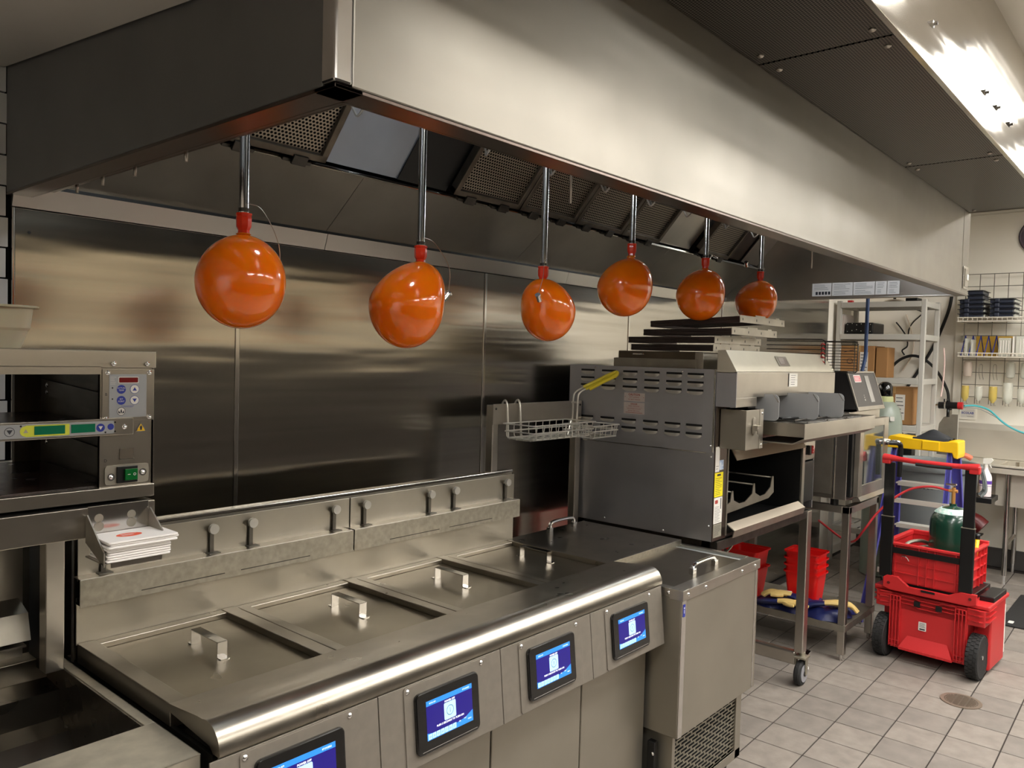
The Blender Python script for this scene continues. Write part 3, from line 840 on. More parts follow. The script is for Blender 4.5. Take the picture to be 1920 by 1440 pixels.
b.mat(blackp).disc(.019, .199, .0034, .0016, 8).disc(.019, .177, .0034, .0016, 8)
b.mat(label_w).lines(.015, .027, .205, .222, 5, .0006, .0032)
b.mat(ink).text('B', .008, .0075, .186, .0024)
b.out('control_panel', hc)
b = B(steel, KF); b.mat(chrome)
for x_, y_ in ((.010, .229), (.092, .229), (.008, .137), (.092, .139), (.020, .247), (.086, .247)): b.M = KF @ Matrix.Translation((0, 0, .002 if y_ < .24 else .006)); screw(b, x_, y_, 0, .0048)
b.out('screws', hc, kind='stuff')
b = B(ink, KF)
b.mat(galv).prism([(.066, .110), (.086, .110), (.076, .127)], .001, .0016); b.mat(yellow_pl).prism([(.0675, .111), (.0845, .111), (.076, .1255)], .0016, .0020)
b.mat(ink).prism([(.0745, .113), (.0775, .113), (.0785, .119), (.076, .1225), (.0735, .119)], .0020, .0024)
b.mat(ink).text('D', .0085, .0075, .055, .0018)
b.mat(rust_steel).box(.035, .062, .057, .077, .0005, .001); b.mat(steel_shiny).box(.034, .063, .0555, .057, .0005, .002)
b.out('panel_marks', hc, kind='stuff')
b = B(steel_dull, KF).slab(.006, .092, .006, .045, .001, .003, .007, 3)
b.mat(blackp).box(.028, .068, .009, .042, .003, .008, bev=.001)
b.mat(chrome)
for x_, y_ in ((.018, .022), (.080, .027)): b.M = KF @ Matrix.Translation((0, 0, .003)); b.ring(x_, y_, .0005, .004, .0075, 14); screw(b, x_, y_, 0, .0045)
b.M = KF; b.mat(green_sw).box(.041, .066, .014, .037, .008, .013, bev=.001)
b.mat(label_w).box(.046, .051, .0255, .0265, .013, .0134).ring(.0595, .026, .0133, .0018, .0027, 14)
b.out('power_switch', hc)
# cup on top
cp_ = thing('foam_container', 'beige square food container standing on the holding cabinet', 'container', (.44, 1.76, 1.636))
b = B(cup_m)
for (r0, z0), (r1, z1_) in zip([(.066, 1.637), (.075, 1.67), (.078, 1.675), (.082, 1.713)], [(.075, 1.67), (.078, 1.675), (.082, 1.713), (.082, 1.714)]):
    pa = b.rrect(.462-r0, .462+r0, 1.74-r0, 1.74+r0, .025, 5); pb = b.rrect(.462-r1, .462+r1, 1.74-r1, 1.74+r1, .027, 5)
    va = [b._v((p[0], p[1], z0)) for p in pa]; vb = [b._v((p[0], p[1], z1_)) for p in pb]
    for i in range(len(va)): b._f([va[i], va[(i+1) % len(va)], vb[(i+1) % len(va)], vb[i]], True)
b.slab(.462-.064, .462+.064, 1.74-.064, 1.74+.064, 1.636, 1.638, .025, 5)
b.out('container_body', cp_)
B(cup_m).prism([(.462+math.copysign(abs(math.cos(a))**.6, math.cos(a))*.098, 1.74+math.copysign(abs(math.sin(a))**.6, math.sin(a))*.098) for a in [2*PI*i/40 for i in range(40)]], 1.713, 1.717, bev=.0008).out('container_rim', cp_)

# napkin tray on the shelf rail
nt_ = thing('napkin_tray', 'small bent steel tray clipped to the shelf rail, holding napkins', 'tray', (.68, 1.55, 1.25))
xa, xb = .608, .728
b = B(steel_shiny).box(xa+.004, xb, 1.5955, 1.598, 1.268, 1.336, bev=.0008)
b.mat(steel).box(xa, xb, 1.515, 1.596, 1.240, 1.2425)
b.mat(steel_x).box(xa+.014, xb-.010, 1.513, 1.5155, 1.232, 1.268, bev=.0005)
b.mat(steel_dull).prism([(1.596, 1.318), (1.59, 1.322), (1.512, 1.262), (1.512, 1.236), (1.596, 1.268)], xa, xa+.0025, 'x').prism([(1.596, 1.318), (1.59, 1.322), (1.535, 1.285), (1.535, 1.25), (1.596, 1.268)], xb, xb+.0025, 'x')
b.out('bracket', nt_)
b = B(steel_dull, frame((0, 1.5955, 1.30), (1, 0, 0), (0, 0, 1)))
for cx in (.632, .694): b.ring(cx, .012, .0005, .0065, .0085, 16).disc(cx, .012, .0003, .0065, 16).ring(cx, -.004, .0005, .0075, .0095, 16).disc(cx, -.004, .0003, .0075, 16)
b.out('keyhole_slots', nt_, kind='stuff')
rnd = random.Random(3)
for k in range(9):
    z = 1.2435+k*.0045; j = rnd.uniform(-.003, .003); e = .012 if k > 5 else 0
    t = B(paper).slab(xa+.006+j, xb+.006+j+e, 1.508-(.006 if k > 5 else 0)+j, 1.592, z, z+.0036, .004, 2, bev=.001)
    if k == 8:
        t.mat(ink_or)
        t.M = frame((.668, 1.545, z+.0039), (1, 0, 0), (0, 1, 0))
        t._f([t._v((.024*math.cos(2*PI*q/24), .015*math.sin(2*PI*q/24), 0)) for q in range(24)])
        t.mat(paper).lines(-.015, .017, -.008, .008, 3, .0018, .0003)
    t.out('napkin', label='folded white napkin in the small steel tray, %s in the pile' % (['bottom one', 'second from bottom', 'third from bottom', 'fourth from bottom', 'middle one', 'fourth from top', 'third from top', 'second from top', 'top one, orange circle'][k]), category='napkin', group='napkins in the steel tray')

# ================================================================ UNDER-COUNTER FREEZER
fz = thing('food_freezer', 'stainless chest freezer with two lids and slotted lower grille, right of the fryer', 'freezer', (2.66, 1.7, 0))
a, c, y0, y1 = 2.354, 2.962, 1.266, 2.125
zt = .880
b = B(dmat).box(a, c, y0, y1, .375, .862, bev=.003).out('cabinet_body', fz)
B(steel_shiny).box(a+.022, a+.030, y0-.002, y0+.001, .38, .85, bev=.0008).box(a, a+.024, y0-.003, y0+.002, .378, .855, bev=.001).out('corner_trim', fz)
B(steel_shiny).box(c-.028, c-.02, y0-.002, y0+.001, .378, .85, bev=.0008).out('corner_trim', fz)
b = B(steel)
b.box(a-.002, c+.004, y0-.006, y0+.045, .844, zt, bev=.0015).box(a-.002, a+.03, y0+.045, y1, .850, zt-.001, bev=.0015).box(a+.03, c-.07, y0+.045, y1, .85, .866)
b.out('top_frame', fz)
for x in (a+.035, a+.16, c-.16, c-.045):
    b = B(chrome, frame((x, y0-.006, .862), (1, 0, 0), (0, 0, 1))); screw(b, 0, 0, 0, .006); b.out('rim_screw', fz)
b = B(chrome, frame((a-.002, 1.315, .865), (0, -1, 0), (0, 0, 1))); screw(b, 0, 0, 0, .006); b.out('rim_screw', fz)
b = B(mat('gasket_track', '#c9cdca', .35, .6)).box(c-.070, c-.048, y0+.045, y1, .866, .876, bev=.001).out('lid_track', fz)
B(mat('gasket_track2', '#8f9492', .35, .6)).box(c-.048, c-.020, y0+.045, y1, .866, .873, bev=.001).out('lid_track', fz)
B(steel).box(c-.020, c+.004, y0+.045, y1, .86, .881, bev=.001).out('side_rim', fz)
ld = B(steel_lid).box(a+.028, c-.070, y0+.045, 1.66, .870, .8785, bev=.001).out('front_lid', fz)
def chrome_handle(x0, x1, y, z, par, h=.034):
    b = B(chrome)
    for x, s_ in ((x0, -1), (x1, 1)):
        b.box(x-.011, x+.011, y-.010, y+.010, z, z+.022, bev=.002)
    b.tube(bez([(x0, y, z+.016), (x0+.004, y, z+h-.008), (x0+.022, y, z+h), ((x0+x1)/2, y, z+h+.002), (x1-.022, y, z+h), (x1-.004, y, z+h-.008), (x1, y, z+.016)], 6), .009, 10, flat=.75)
    return b.out('lid_handle', par)
chrome_handle(2.575, 2.745, 1.345, .8785, ld)
l2 = B(steel_top).box(a+.018, c-.012, 1.60, 2.10, .893, .899, bev=.0015).mat(steel_frost).box(a+.018, c-.012, 1.597, 1.600, .874, .899, bev=.0008).mat(steel_shiny).box(c-.014, c-.012, 1.598, 2.10, .880, .899).out('rear_lid', fz)
chrome_handle(2.645, 2.815, 2.055, .899, l2, .042)
b = B(dark_void).box(a+.03, c-.03, 1.601, 1.64, .8785, .893).out('lid_shadow_gap', fz)
# lower section and grille
b = B(dmat); la, lc, ly = 2.385, 2.925, 1.298
b.box(la, la+.02, ly, y1, .10, .375, bev=.002).box(lc-.045, lc, ly, ly+.02, .10, .375, bev=.002).box(lc-.02, lc, ly+.02, y1, .10, .375)
b.box(la, lc, ly, ly+.02, .10, .135, bev=.001).box(la+.02, lc, y1-.02, y1, .10, .375)
b.out('base_frame', fz)
B(mat('bay_black', '#020202', .9)).box(la+.02, lc-.02, ly+.024, y1-.02, .11, .375).out('compressor_bay', fz)
g = B(galv)
gx0, gx1, gz0, gz1 = la+.018, lc-.045, .135, .372
nrow, ncol = 17, 9
rh = (gz1-gz0)/nrow; cw = (gx1-gx0)/ncol
for r in range(nrow+1):
    g.box(gx0, gx1, ly+.007, ly+.0085, gz0+r*rh-.0022, gz0+r*rh+.0022)
for r in range(nrow):
    off = .5*cw if r % 2 else 0
    for q in range(ncol+1):
        x = gx0+q*cw+off
        if x > gx1-.003: continue
        g.box(x-.0042, x+.0042, ly+.007, ly+.0085, gz0+r*rh, gz0+(r+1)*rh)
g.out('slotted_grille', fz)
b = B(blackp)
b.box(2.348, 2.372, 1.345, 1.375, .17, .34, bev=.003)
b.out('hinge_block', fz)
for z in (.20, .30):
    b = B(chrome, frame((2.348, 1.352, z), (0, -1, 0), (0, 0, 1))); screw(b, 0, 0, 0, .006); b.out('hinge_screw', fz)
for x in (la+.05, lc-.06):
    for y in (ly+.06, y1-.08):
        B(blackrub).cyl((x, y-.015, .045), (x, y+.015, .045), .045, 20).mat(galv).box(x-.02, x+.02, y-.022, y+.022, .07, .102).out('caster', fz)
BF = frame((a+.006, y0-.0035, .79), (1, 0, 0), (0, 0, 1))
B(ink_blue, BF).slab(0, .014, 0, .042, 0, .0008, .002, 2).mat(label_w).disc(.007, .030, .001, .0032, 10).box(.0055, .0085, .012, .024, .0008, .001).out('badge', fz)

# ================================================================ BASKET STAND behind the freezer
bright_wire = mat('bright_wire', '#dcd9d0', .3, .7)
bs = thing('basket_stand', 'stainless two-post stand holding wire fry baskets behind the freezer', 'stand', (2.65, 2.16, 0))
yS = 2.13
for x in (2.352, 2.920):
    B(steel_z).box(x, x+.036, yS+.004, yS+.04, 0, 1.445, bev=.003).out('post', bs)
B(steel_x).box(2.350, 2.952, yS, yS+.004, 1.366, 1.449, bev=.001).out('header_plate', bs)
for x in (2.366, 2.938):
    b = B(steel_dark, frame((x, yS-.0005, 1.43), (1, 0, 0), (0, 0, 1))); screw(b, 0, 0, 0, .005); b.out('bolt', bs)
bk = thing('fry_basket', 'flat wire fry basket with yellow grip hooked on the stand', 'basket', (2.62, 2.03, 1.31))
bw = B(bright_wire)
X0b, X1b, Y0b, Y1b = 2.385, 2.80, 1.945, 2.105
def wire(pts, r=.0022, mt=None, n=6): bw.tube(pts, r*1.35, n)
for z, e in ((1.372, 0), (1.342, -.006), (1.315, -.014)):
    wire([(X0b-e, Y0b-e, z), (X1b+e, Y0b-e, z), (X1b+e, Y1b+e, z), (X0b-e, Y1b+e, z), (X0b-e, Y0b-e, z)], .0024)
for k in range(9):
    x = X0b+.02+k*(X1b-X0b-.04)/8
    wire(bez([(x, Y0b, 1.372), (x, Y0b+.006, 1.34), (x, Y0b+.016, 1.313), (x, Y1b-.016, 1.313), (x, Y1b, 1.34), (x, Y1b, 1.372)], 3), .0016)
for k in range(4):
    y = Y0b+.03+k*.036; wire([(X0b+.012, y, 1.311), (X1b-.012, y, 1.311)], .0016)
for x in (2.425, 2.505):
    wire(bez([(x, Y1b+.008, 1.315), (x, Y1b+.012, 1.38), (x, yS-.008, 1.44), (x, yS+.002, 1.462), (x, yS+.016, 1.452), (x, yS+.018, 1.43)], 5), .0034)
bw.out('wire_basket', bk)
bw = B(bright_wire)
hx0 = 2.80
for s_ in (-.012, .012):
    wire(bez([(hx0, 2.06+s_, 1.315), (hx0+.006, 2.06+s_, 1.40), (hx0+.008, 2.06+s_, 1.47), (hx0+.02, 2.055+s_, 1.495), (hx0+.05, 2.035+s_, 1.515)], 5), .0032)
bw.box(hx0-.004, hx0+.014, 2.045, 2.075, 1.445, 1.452)
wire([(hx0-.06, 2.05, 1.30), (hx0-.03, 2.055, 1.37)], .0026); wire([(hx0+.05, 2.05, 1.30), (hx0+.025, 2.055, 1.37)], .0026)
bw.out('handle_wire', bk)
bw = B(yellow_h)
pts = [(hx0+.045, 2.045, 1.514), (hx0+.085, 2.0, 1.545), (hx0+.12, 1.962, 1.572), (hx0+.139, 1.938, 1.584), (hx0+.128, 1.935, 1.570), (hx0+.095, 1.97, 1.546), (hx0+.050, 2.018, 1.508)]
wire(bez(pts, 6), .0066, n=8)
bw.tube([(hx0+.043, 2.033, 1.508), (hx0+.09, 1.985, 1.542)], .010, 8, flat=.7)
bw.out('yellow_grip', bk)
b2 = thing('fry_basket_small', 'smaller wire fry basket nested at the right of the stand', 'basket', (2.86, 2.0, 1.30))
bw = B(bright_wire)
for z, e in ((1.358, 0), (1.335, -.004), (1.308, -.010)):
    wire([(2.72-e, 1.90-e, z), (2.915+e, 1.90-e, z), (2.915+e, 2.06+e, z), (2.72-e, 2.06+e, z), (2.72-e, 1.90-e, z)], .0022)
for k in range(5):
    x = 2.74+k*.04; wire([(x, 1.90, 1.358), (x, 1.908, 1.308), (x, 2.05, 1.308), (x, 2.06, 1.358)], .0016)
for y in (1.92, 1.98, 2.04): wire([(2.72, y, 1.358), (2.728, y, 1.306), (2.905, y, 1.306), (2.915, y, 1.358)], .0016)
bw.out('wire_basket', b2)

# ================================================================ OVEN (broiler with louvred side) on cart
ov = thing('conveyor_broiler', 'large stainless conveyor broiler with louvred side panel', 'oven', (3.5, 1.85, .912))
ox, oy, oyb, ozb, ozt = 2.972, 1.478, 2.215, .905, 1.612
OXR = 4.10
B(steel_cool).box(ox+.004, ox+.014, oy, oyb-.02, ozb, 1.28, bev=.001).out('lower_side_panel', ov)
sp = B(steel_cool).box(ox-.004, ox+.006, oy, oyb, 1.270, ozt, bev=.0015).mat(steel_shiny).box(ox-.006, ox-.003, oy, oy+.006, 1.275, ozt).box(ox-.006, ox-.003, oy+.03, oyb, 1.268, 1.272)
sp = sp.out('louvre_side_panel', ov)
# louvres
louv = mat('louvre_lip', '#d9d5cd', .35, .6)
lv = B(steel_shiny)
def louvre(y, z):
    b = B(dark_void)
    w, h = .037, .0095
    b.box(ox-.0046, ox-.0042, y-w, y+w, z-h*.2, z+h)
    b.mat(louv)
    n = 8
    top = []; bot = []
    for i in range(n+1):
        a = -1+2*i/n; e = (1-abs(a)**4)
        top.append((ox-.004-.012*e, y+a*w, z+h*.1)); bot.append((ox-.004, y+a*w*(1.08), z-h*1.5*max(.35, e)))
    tv = [b._v(p) for p in top]; bv = [b._v(p) for p in bot]
    for i in range(n): b._f([tv[i], tv[i+1], bv[i+1], bv[i]], True)
    return b.out('louvre', sp, angle=60)
lz = [1.592, 1.560, 1.528, 1.371, 1.338]
def interp(rows, t): return rows
for z_, d in ((1.585, 0), (1.551, 0), (1.518, 0), (1.374, 1), (1.339, 1)):
    for y in (1.568, 1.668, 1.775, 1.885, 1.998, 2.112):
        louvre(y, z_)
for y, z in ((1.63, ozt-.014), (2.07, ozt-.010), (1.490, 1.300), (1.490, 1.255), (1.49, .97), (1.70, .918), (2.0, .925)):
    b = B(chrome, frame((ox-.005 if z > 1.27 else ox+.0035, y, z), (0, -1, 0), (0, 0, 1))); screw(b, 0, 0, 0, .004); b.out('screw', ov)
SFm = frame((ox-.0045, 1.912, 1.405), (0, -1, 0), (0, 0, 1))
b = B(mat('metal_label', '#cbbfb8', .4, .3), SFm).box(0, .105, .055, .092, 0, .001)
b.mat(ink_red).text('CAUTION', .013, .052, .084, .0014, bold=.02).text('HOT SURFACE', .0078, .052, .073, .0014).text('DO NOT TOUCH', .0078, .052, .063, .0014)
b.mat(ink_red).disc(.006, .074, .0012, .0015, 8).disc(.099, .074, .0012, .0015, 8)
b.out('caution_label', ov)
b = B(mat('metal_label', '#cbbfb8', .4, .3), SFm).box(0, .105, 0, .050, 0, .001)
b.mat(ink_red).text('DANGER', .0085, .052, .043, .0014, bold=.02).text('HIGH VOLTAGE', .0078, .052, .034, .0014).text('DISCONNECT POWER', .0068, .052, .022, .0014).text('BEFORE SERVICING', .0068, .052, .013, .0014)
b.quad((.01, .028, .0012), (.095, .028, .0012), (.095, .0285, .0012), (.01, .0285, .0012)); b.lines(.01, .1, .002, .009, 1, .0016, .0012)
b.out('danger_label', ov)
B(steel_dark).box(ox+.02, OXR, oyb-.02, oyb, ozb, ozt-.01).out('back_panel', ov)
B(steel).box(ox+.006, OXR, oy+.01, oyb, ozt-.012, ozt-.004, bev=.001).out('top_panel', ov)
B(steel_cool).box(OXR-.01, OXR, oy, oyb, ozb, ozt-.01).out('right_side_panel', ov)
# front: left jamb, opening, right column
B(brown_steel).box(ox+.006, 3.10, oy-.004, oy, ozb+.0, 1.60, bev=.001).mat(steel_dull).box(3.092, 3.100, oy-.008, oy, ozb+.01, 1.30).out('left_jamb', ov)
rc = B(steel).box(3.915, 3.945, oy-.012, oy, ozb, 1.33, bev=.002).mat(steel_shiny).box(3.925, 4.085, oy-.008, oy, 1.16, 1.32, bev=.002).mat(blackp).box(3.96, 4.085, oy-.004, oy, ozb+.04, 1.15, bev=.004)
rc.out('right_column', ov)
b = B(blackp, frame((3.985, oy-.008, 1.185), (1, 0, 0), (0, 0, 1))).box(0, .022, 0, .048, 0, .012, bev=.002).mat(red_pl).box(.030, .048, .006, .046, 0, .014, bev=.003).mat(label_w).box(.034, .042, .014, .018, .014, .0145).box(.034, .042, .030, .034, .014, .0145)
b.out('red_rocker_switch', ov)
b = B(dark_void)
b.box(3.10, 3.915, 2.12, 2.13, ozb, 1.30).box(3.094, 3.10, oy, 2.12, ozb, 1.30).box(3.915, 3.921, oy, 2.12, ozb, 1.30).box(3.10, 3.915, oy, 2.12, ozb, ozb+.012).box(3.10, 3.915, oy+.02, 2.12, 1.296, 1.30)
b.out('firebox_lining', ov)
B(mat('heat_shield', '#9c9180', .4, .9)).prism([(oy-.004, 1.278), (oy-.03, 1.232), (oy-.028, 1.230), (oy-.0, 1.276)], 3.13, 3.905, 'x').out('heat_deflector', ov)
B(dark_void).box(3.10, 3.92, oy-.004, oy+.03, 1.276, 1.30).mat(mat('dark_red_reflect', '#4a1a16', .35, .8)).box(3.10, 3.95, oy-.006, oy-.002, 1.285, 1.34).out('front_header', ov)
# inner rack
b = B(steel_dull)
Yr = oy+.05
pts = [(3.104, 1.000), (3.13, 1.008), (3.18, 1.008), (3.25, 1.030), (3.262, 1.075), (3.275, 1.075), (3.285, 1.032), (3.34, 1.012), (3.40, 1.012), (3.475, 1.040), (3.485, 1.085), (3.500, 1.085), (3.508, 1.040), (3.565, 1.018), (3.62, 1.022), (3.68, 1.05), (3.695, 1.098), (3.712, 1.098), (3.72, 1.02), (3.66, 0.998), (3.104, .978)]
b.prism(pts, Yr, Yr+.004, 'y')
b.box(3.115, 3.128, Yr, Yr+.004, 1.0, 1.055)
b.out('rack_bracket', ov)
b = B(steel_dull)
for x, z in ((3.268, 1.07), (3.492, 1.08), (3.703, 1.092), (3.122, 1.05)): b.tube([(x, Yr, z), (x-.0, 2.10, z)], .004, 6)
b.tube([(3.105, Yr+.1, 1.16), (3.40, Yr+.3, 1.17)], .008, 6)
b.out('rack_rods', ov, kind='stuff')
B(mat('drip_lip', '#c5baa8', .4, .7)).prism([(oy-.002, .962), (oy-.038, .937), (oy-.036, .933), (oy-.002, .956)], 3.115, 3.90, 'x', bev=.0006).mat(steel_dull).prism([(oy-.038, .937), (oy-.030, .905), (oy-.026, .905), (oy-.034, .935)], 3.115, 3.90, 'x').out('bottom_lip', ov)
# stickers on jamb
JF = frame((ox+.012, oy-.0045, .92), (1, 0, 0), (0, 0, 1))
b = B(mat('foil_label', '#a9a595', .35, .5), JF).box(0, .072, 0, .055, 0, .0006).mat(ink).lines(.006, .066, .006, .05, 9, .0012, .0009, 4)
b.mat(label_w).box(-.002, .072, .058, .165, 0, .0006).mat(ink).lines(.006, .06, .062, .130, 11, .0014, .0009, 6)
b.mat(ink_red).slab(.006, .032, .140, .155, .0006, .0009, .004, 2)
b.mat(ink).box(.055, .062, .115, .160, .0006, .0009)
b.mat(label_y).box(-.003, .072, .168, .268, 0, .0006).mat(ink).lines(.004, .064, .174, .248, 10, .0018, .0009, 8).box(.018, .05, .254, .262, .0006, .0009)
b.mat(label_w).box(-.002, .034, .272, .375, 0, .0006).mat(ink).lines(.004, .03, .28, .30, 2, .002, .0009, 8)
b.mat(mat('photo_label', '#6d8fc0', .4, var=.8, vscale=90, col2='#e6ecf2')).box(.036, .072, .278, .318, 0, .0006)
b.out('stickers', ov, kind='stuff')
# feed hood on the front
fh = B(cap_steel)
fh.prism([(oy, 1.690), (oy-.035, 1.692), (oy-.086, 1.606), (oy, 1.580)], ox+.004, 4.10, 'x', bev=.0012)
fh.out('sloped_feed_cap', ov)
fh = B(steel_x).box(ox+.004, 4.10, oy-.088, oy, 1.500, 1.604, bev=.0015).box(ox+.004, 3.17, oy-.088, oy, 1.462, 1.5, bev=.001)
fh.out('feed_housing', ov)
B(steel_cool).box(ox, ox+.004, oy-.088, oy-.001, 1.462, 1.600, bev=.0005).out('feed_housing_end', ov)
B(steel_dark).box(3.17, 4.10, oy-.05, oy, 1.40, 1.50).out('feed_recess', ov)
TF = frame((3.50, oy-.0905, 1.565), (1, 0, 0), (0, 0, 1))
b = B(label_w, TF).box(0, .095, -.025, .034, 0, .001).mat(ink).disc(.008, .004, .0012, .002, 8).disc(.087, .004, .0012, .002, 8).lines(.018, .08, -.02, .03, 5, .002, .0012, 3)
b.out('rating_plate', ov)
sf = frame((3.43, oy-.075, 1.6265), (1, 0, 0), (0, .51, .86))
b = B(mat('foil_label2', '#b8b2a6', .3, .7), sf).box(.0, .125, .005, .055, 0, .001).mat(mat('taupe_label', '#9a8d84', .4, .5)).box(.022, .105, .011, .050, .001, .0014).mat(label_w).lines(.03, .1, .016, .046, 4, .0022, .0018, 5)
b.out('brand_plate', ov)
b = B(dmat)
b.box(3.01, 3.165, oy-.118, oy-.006, 1.290, 1.452, bev=.0015)
b.mat(steel).box(3.135, 3.170, oy-.120, oy-.118, 1.290, 1.453, bev=.0006)
b.out('end_gear_box', ov)
for z in (1.435, 1.305):
    b = B(chrome, frame((3.152, oy-.1205, z), (1, 0, 0), (0, 0, 1))); screw(b, 0, 0, 0, .0055); b.out('screw', ov)
b = B(steel, frame((3.065, oy-.119, 1.35), (1, 0, 0), (0, 0, 1)))
b.slab(0, .030, .0, .072, 0, .003, .012, 4).box(-.006, .030, .018, .040, .003, .026, bev=.001).slab(-.006, .020, .004, .030, .024, .027, .008, 3)
b.out('latch_hook', ov)
# feed tray and lane guards
ty0, ty1, tz = 1.213, oy-.03, 1.392
b = B(steel_x)
b.box(3.245, 4.185, ty0, ty0+.003, tz-.060, tz+.004, bev=.001)
b.mat(steel_z).box(3.245, 3.248, ty0, ty1, tz-.052, tz+.004, bev=.0006).box(4.182, 4.185, ty0, ty1, tz-.05, tz+.004)
b.mat(steel).box(3.248, 4.182, ty0+.003, ty1, tz-.016, tz-.012).prism([(ty0, tz-.060), (ty0+.05, tz-.085), (ty1, tz-.085), (ty1, tz-.08), (ty0+.05, tz-.08), (ty0+.002, tz-.056)], 3.248, 4.182, 'x')
b.out('feed_tray', ov)
for k, x in enumerate((3.215, 3.465, 3.715, 3.93)):
    ya_, yb_ = ([oy-.02, 1.325], [oy-.02, 1.250], [oy-.02, 1.190+.035], [oy-.02, 1.30])[k]
    if k == 3: continue
    zb, zt_ = 1.400, 1.512
    r = .022
    poly = [(ya_, zb), (ya_, zt_)]
    for i in range(5):
        a_ = math.radians(90+90*i/4); poly.append((yb_+r+r*math.cos(a_), zt_-r+r*math.sin(a_)))
    for i in range(5):
        a_ = math.radians(180+90*i/4); poly.append((yb_+r+r*math.cos(a_), zb+r+r*math.sin(a_)))
    g = B(mat('guard_steel', '#a2a2a2', .5, .6)).prism(poly, x+.030 if k == 0 else x+.03, x+.033, 'x')
    g.mat(steel).box(x+.033, x+.10, oy-.075, oy-.072, zb, zt_, bev=.0006).mat(steel_shiny).prism([(yb_+.0, zt_-.03), (yb_+.022, zt_), (yb_+.026, zt_), (yb_+.004, zt_-.034)], x+.028, x+.040, 'x')
    g.out('lane_guard', ov)
for k, x in enumerate((3.36, 3.60, 3.86)):
    b = B(steel_dark)
    for q in range(18): b.tube([(x+.0+q*.011, 1.232, tz+.001), (x+q*.011, 1.39, tz+.004)], .0022, 5)
    b.tube([(x-.005, 1.30, tz+.008), (x+.20, 1.30, tz+.008)], .004, 6).tube([(x-.005, 1.245, tz+.004), (x+.20, 1.245, tz+.004)], .003, 6)
    b.mat(blackp).tube([(x-.01, 1.355, tz+.014), (x+.21, 1.33, tz+.010)], .005, 6)
    b.out('feed_chain_belt', ov)
# cart
ct = thing('oven_cart', 'stainless wheeled cart carrying the conveyor broiler', 'cart', (3.55, 1.85, 0))
for (x, y, lab_) in ((3.02, 1.50, 0), (4.005, 1.462, 1), (3.02, 2.14, 0), (4.005, 2.14, 0)):
    B(steel_z).box(x, x+.055, y, y+.045, .165, .898, bev=.004).out('leg', ct)
    z = .055; cx, cy = x+.02, y+.01
    w_ = B(blackrub).lathe([(.040, -.018), (.058, -.016), (.064, -.008), (.064, .008), (.058, .016), (.040, .018)], (0, 0, 0), 24, ax='y')
    for v in w_.bm.verts: v.co += V((cx-.008, cy, .064))
    w_.mat(mat('grey_wheel', '#8d8c90', .4)).cyl((cx-.008, cy-.021, .064), (cx-.008, cy+.021, .064), .044, 22)
    w_.mat(steel_dark).cyl((cx-.008, cy-.026, .064), (cx-.008, cy+.026, .064), .014, 12)
    w_.out('wheel', ct)
    f_ = B(galv).box(cx-.014, cx+.012, cy-.028, cy-.023, .058, .145, bev=.001).box(cx-.014, cx+.012, cy+.023, cy+.028, .058, .145, bev=.001).box(cx-.035, cx+.035, cy-.030, cy+.030, .140, .150, bev=.002).cyl((cx+.005, cy, .150), (cx+.005, cy, .168), .016, 12)
    f_.mat(chrome).prism([(cx+.02, .13), (cx+.075, .150), (cx+.078, .158), (cx+.02, .145)], cy-.018, cy+.018, 'y').mat(label_w).prism([(cx+.055, .07), (cx+.078, .055), (cx+.080, .068), (cx+.06, .085)], cy-.01, cy+.01, 'y')
    f_.out('caster_fork', ct)
b = B(steel_dark).box(3.02, 4.06, 1.47, 1.50, .86, .900, bev=.002).out('front_rail', ct)
B(steel_dark).box(3.02, 3.06, 1.5, 2.18, .86, .900).out('side_rail', ct)
B(steel_dark).box(4.02, 4.06, 1.5, 2.18, .86, .900).out('side_rail', ct)
B(steel_dark).box(3.02, 4.06, 2.15, 2.18, .86, .900).out('rear_rail', ct)
B(steel).box(4.008, 4.050, 1.5, 2.16, .095, .165, bev=.008).out('lower_rail', ct)
b = B(galv).tube(bez([(3.32, 1.53, .90), (3.33, 1.53, .86), (3.28, 1.55, .80), (3.18, 1.58, .77)], 6), .005, 6)
b.out('gas_line', ct)

# boxes and racks stacked on the broiler
bxo = thing('storage_tin', 'wide low brownish steel tin with small handle, under the stacked racks', 'tin', (3.4, 1.9, 1.602))
tinm = mat('brown_tin', '#6a5f52', .35, .9, var=.3, vscale=10)
B(tinm).box(3.02, 3.46, 1.60, 1.985, 1.609, 1.682, bev=.003).mat(steel_dull).box(3.015, 3.465, 1.56, 1.60, 1.609, 1.68, bev=.002).out('tin_body', bxo)
B(steel_dull).box(3.008, 3.0185, 1.59, 2.0, 1.609, 1.650, bev=.001).out('tin_skirt', bxo)
b = B(chrome).tube(bez([(3.017, 1.90, 1.668), (3.0, 1.895, 1.668), (3.0, 1.865, 1.667), (3.0, 1.845, 1.668), (3.017, 1.84, 1.668)], 4), .003, 6).out('tin_handle', bxo)
tl = [('bottom dark steel oven rack of the stack on the broiler', 0, 0, .686), ('second dark steel oven rack from the bottom of the stack', -.005, .01, .718), ('third dark steel oven rack from the bottom of the stack', .0, -.03, .752), ('topmost dark steel oven rack of the stack under the balloon', .06, -.06, .789)]
rk = mat('rack_dark_steel', '#4c4442', .35, .9, var=.3, vscale=12)
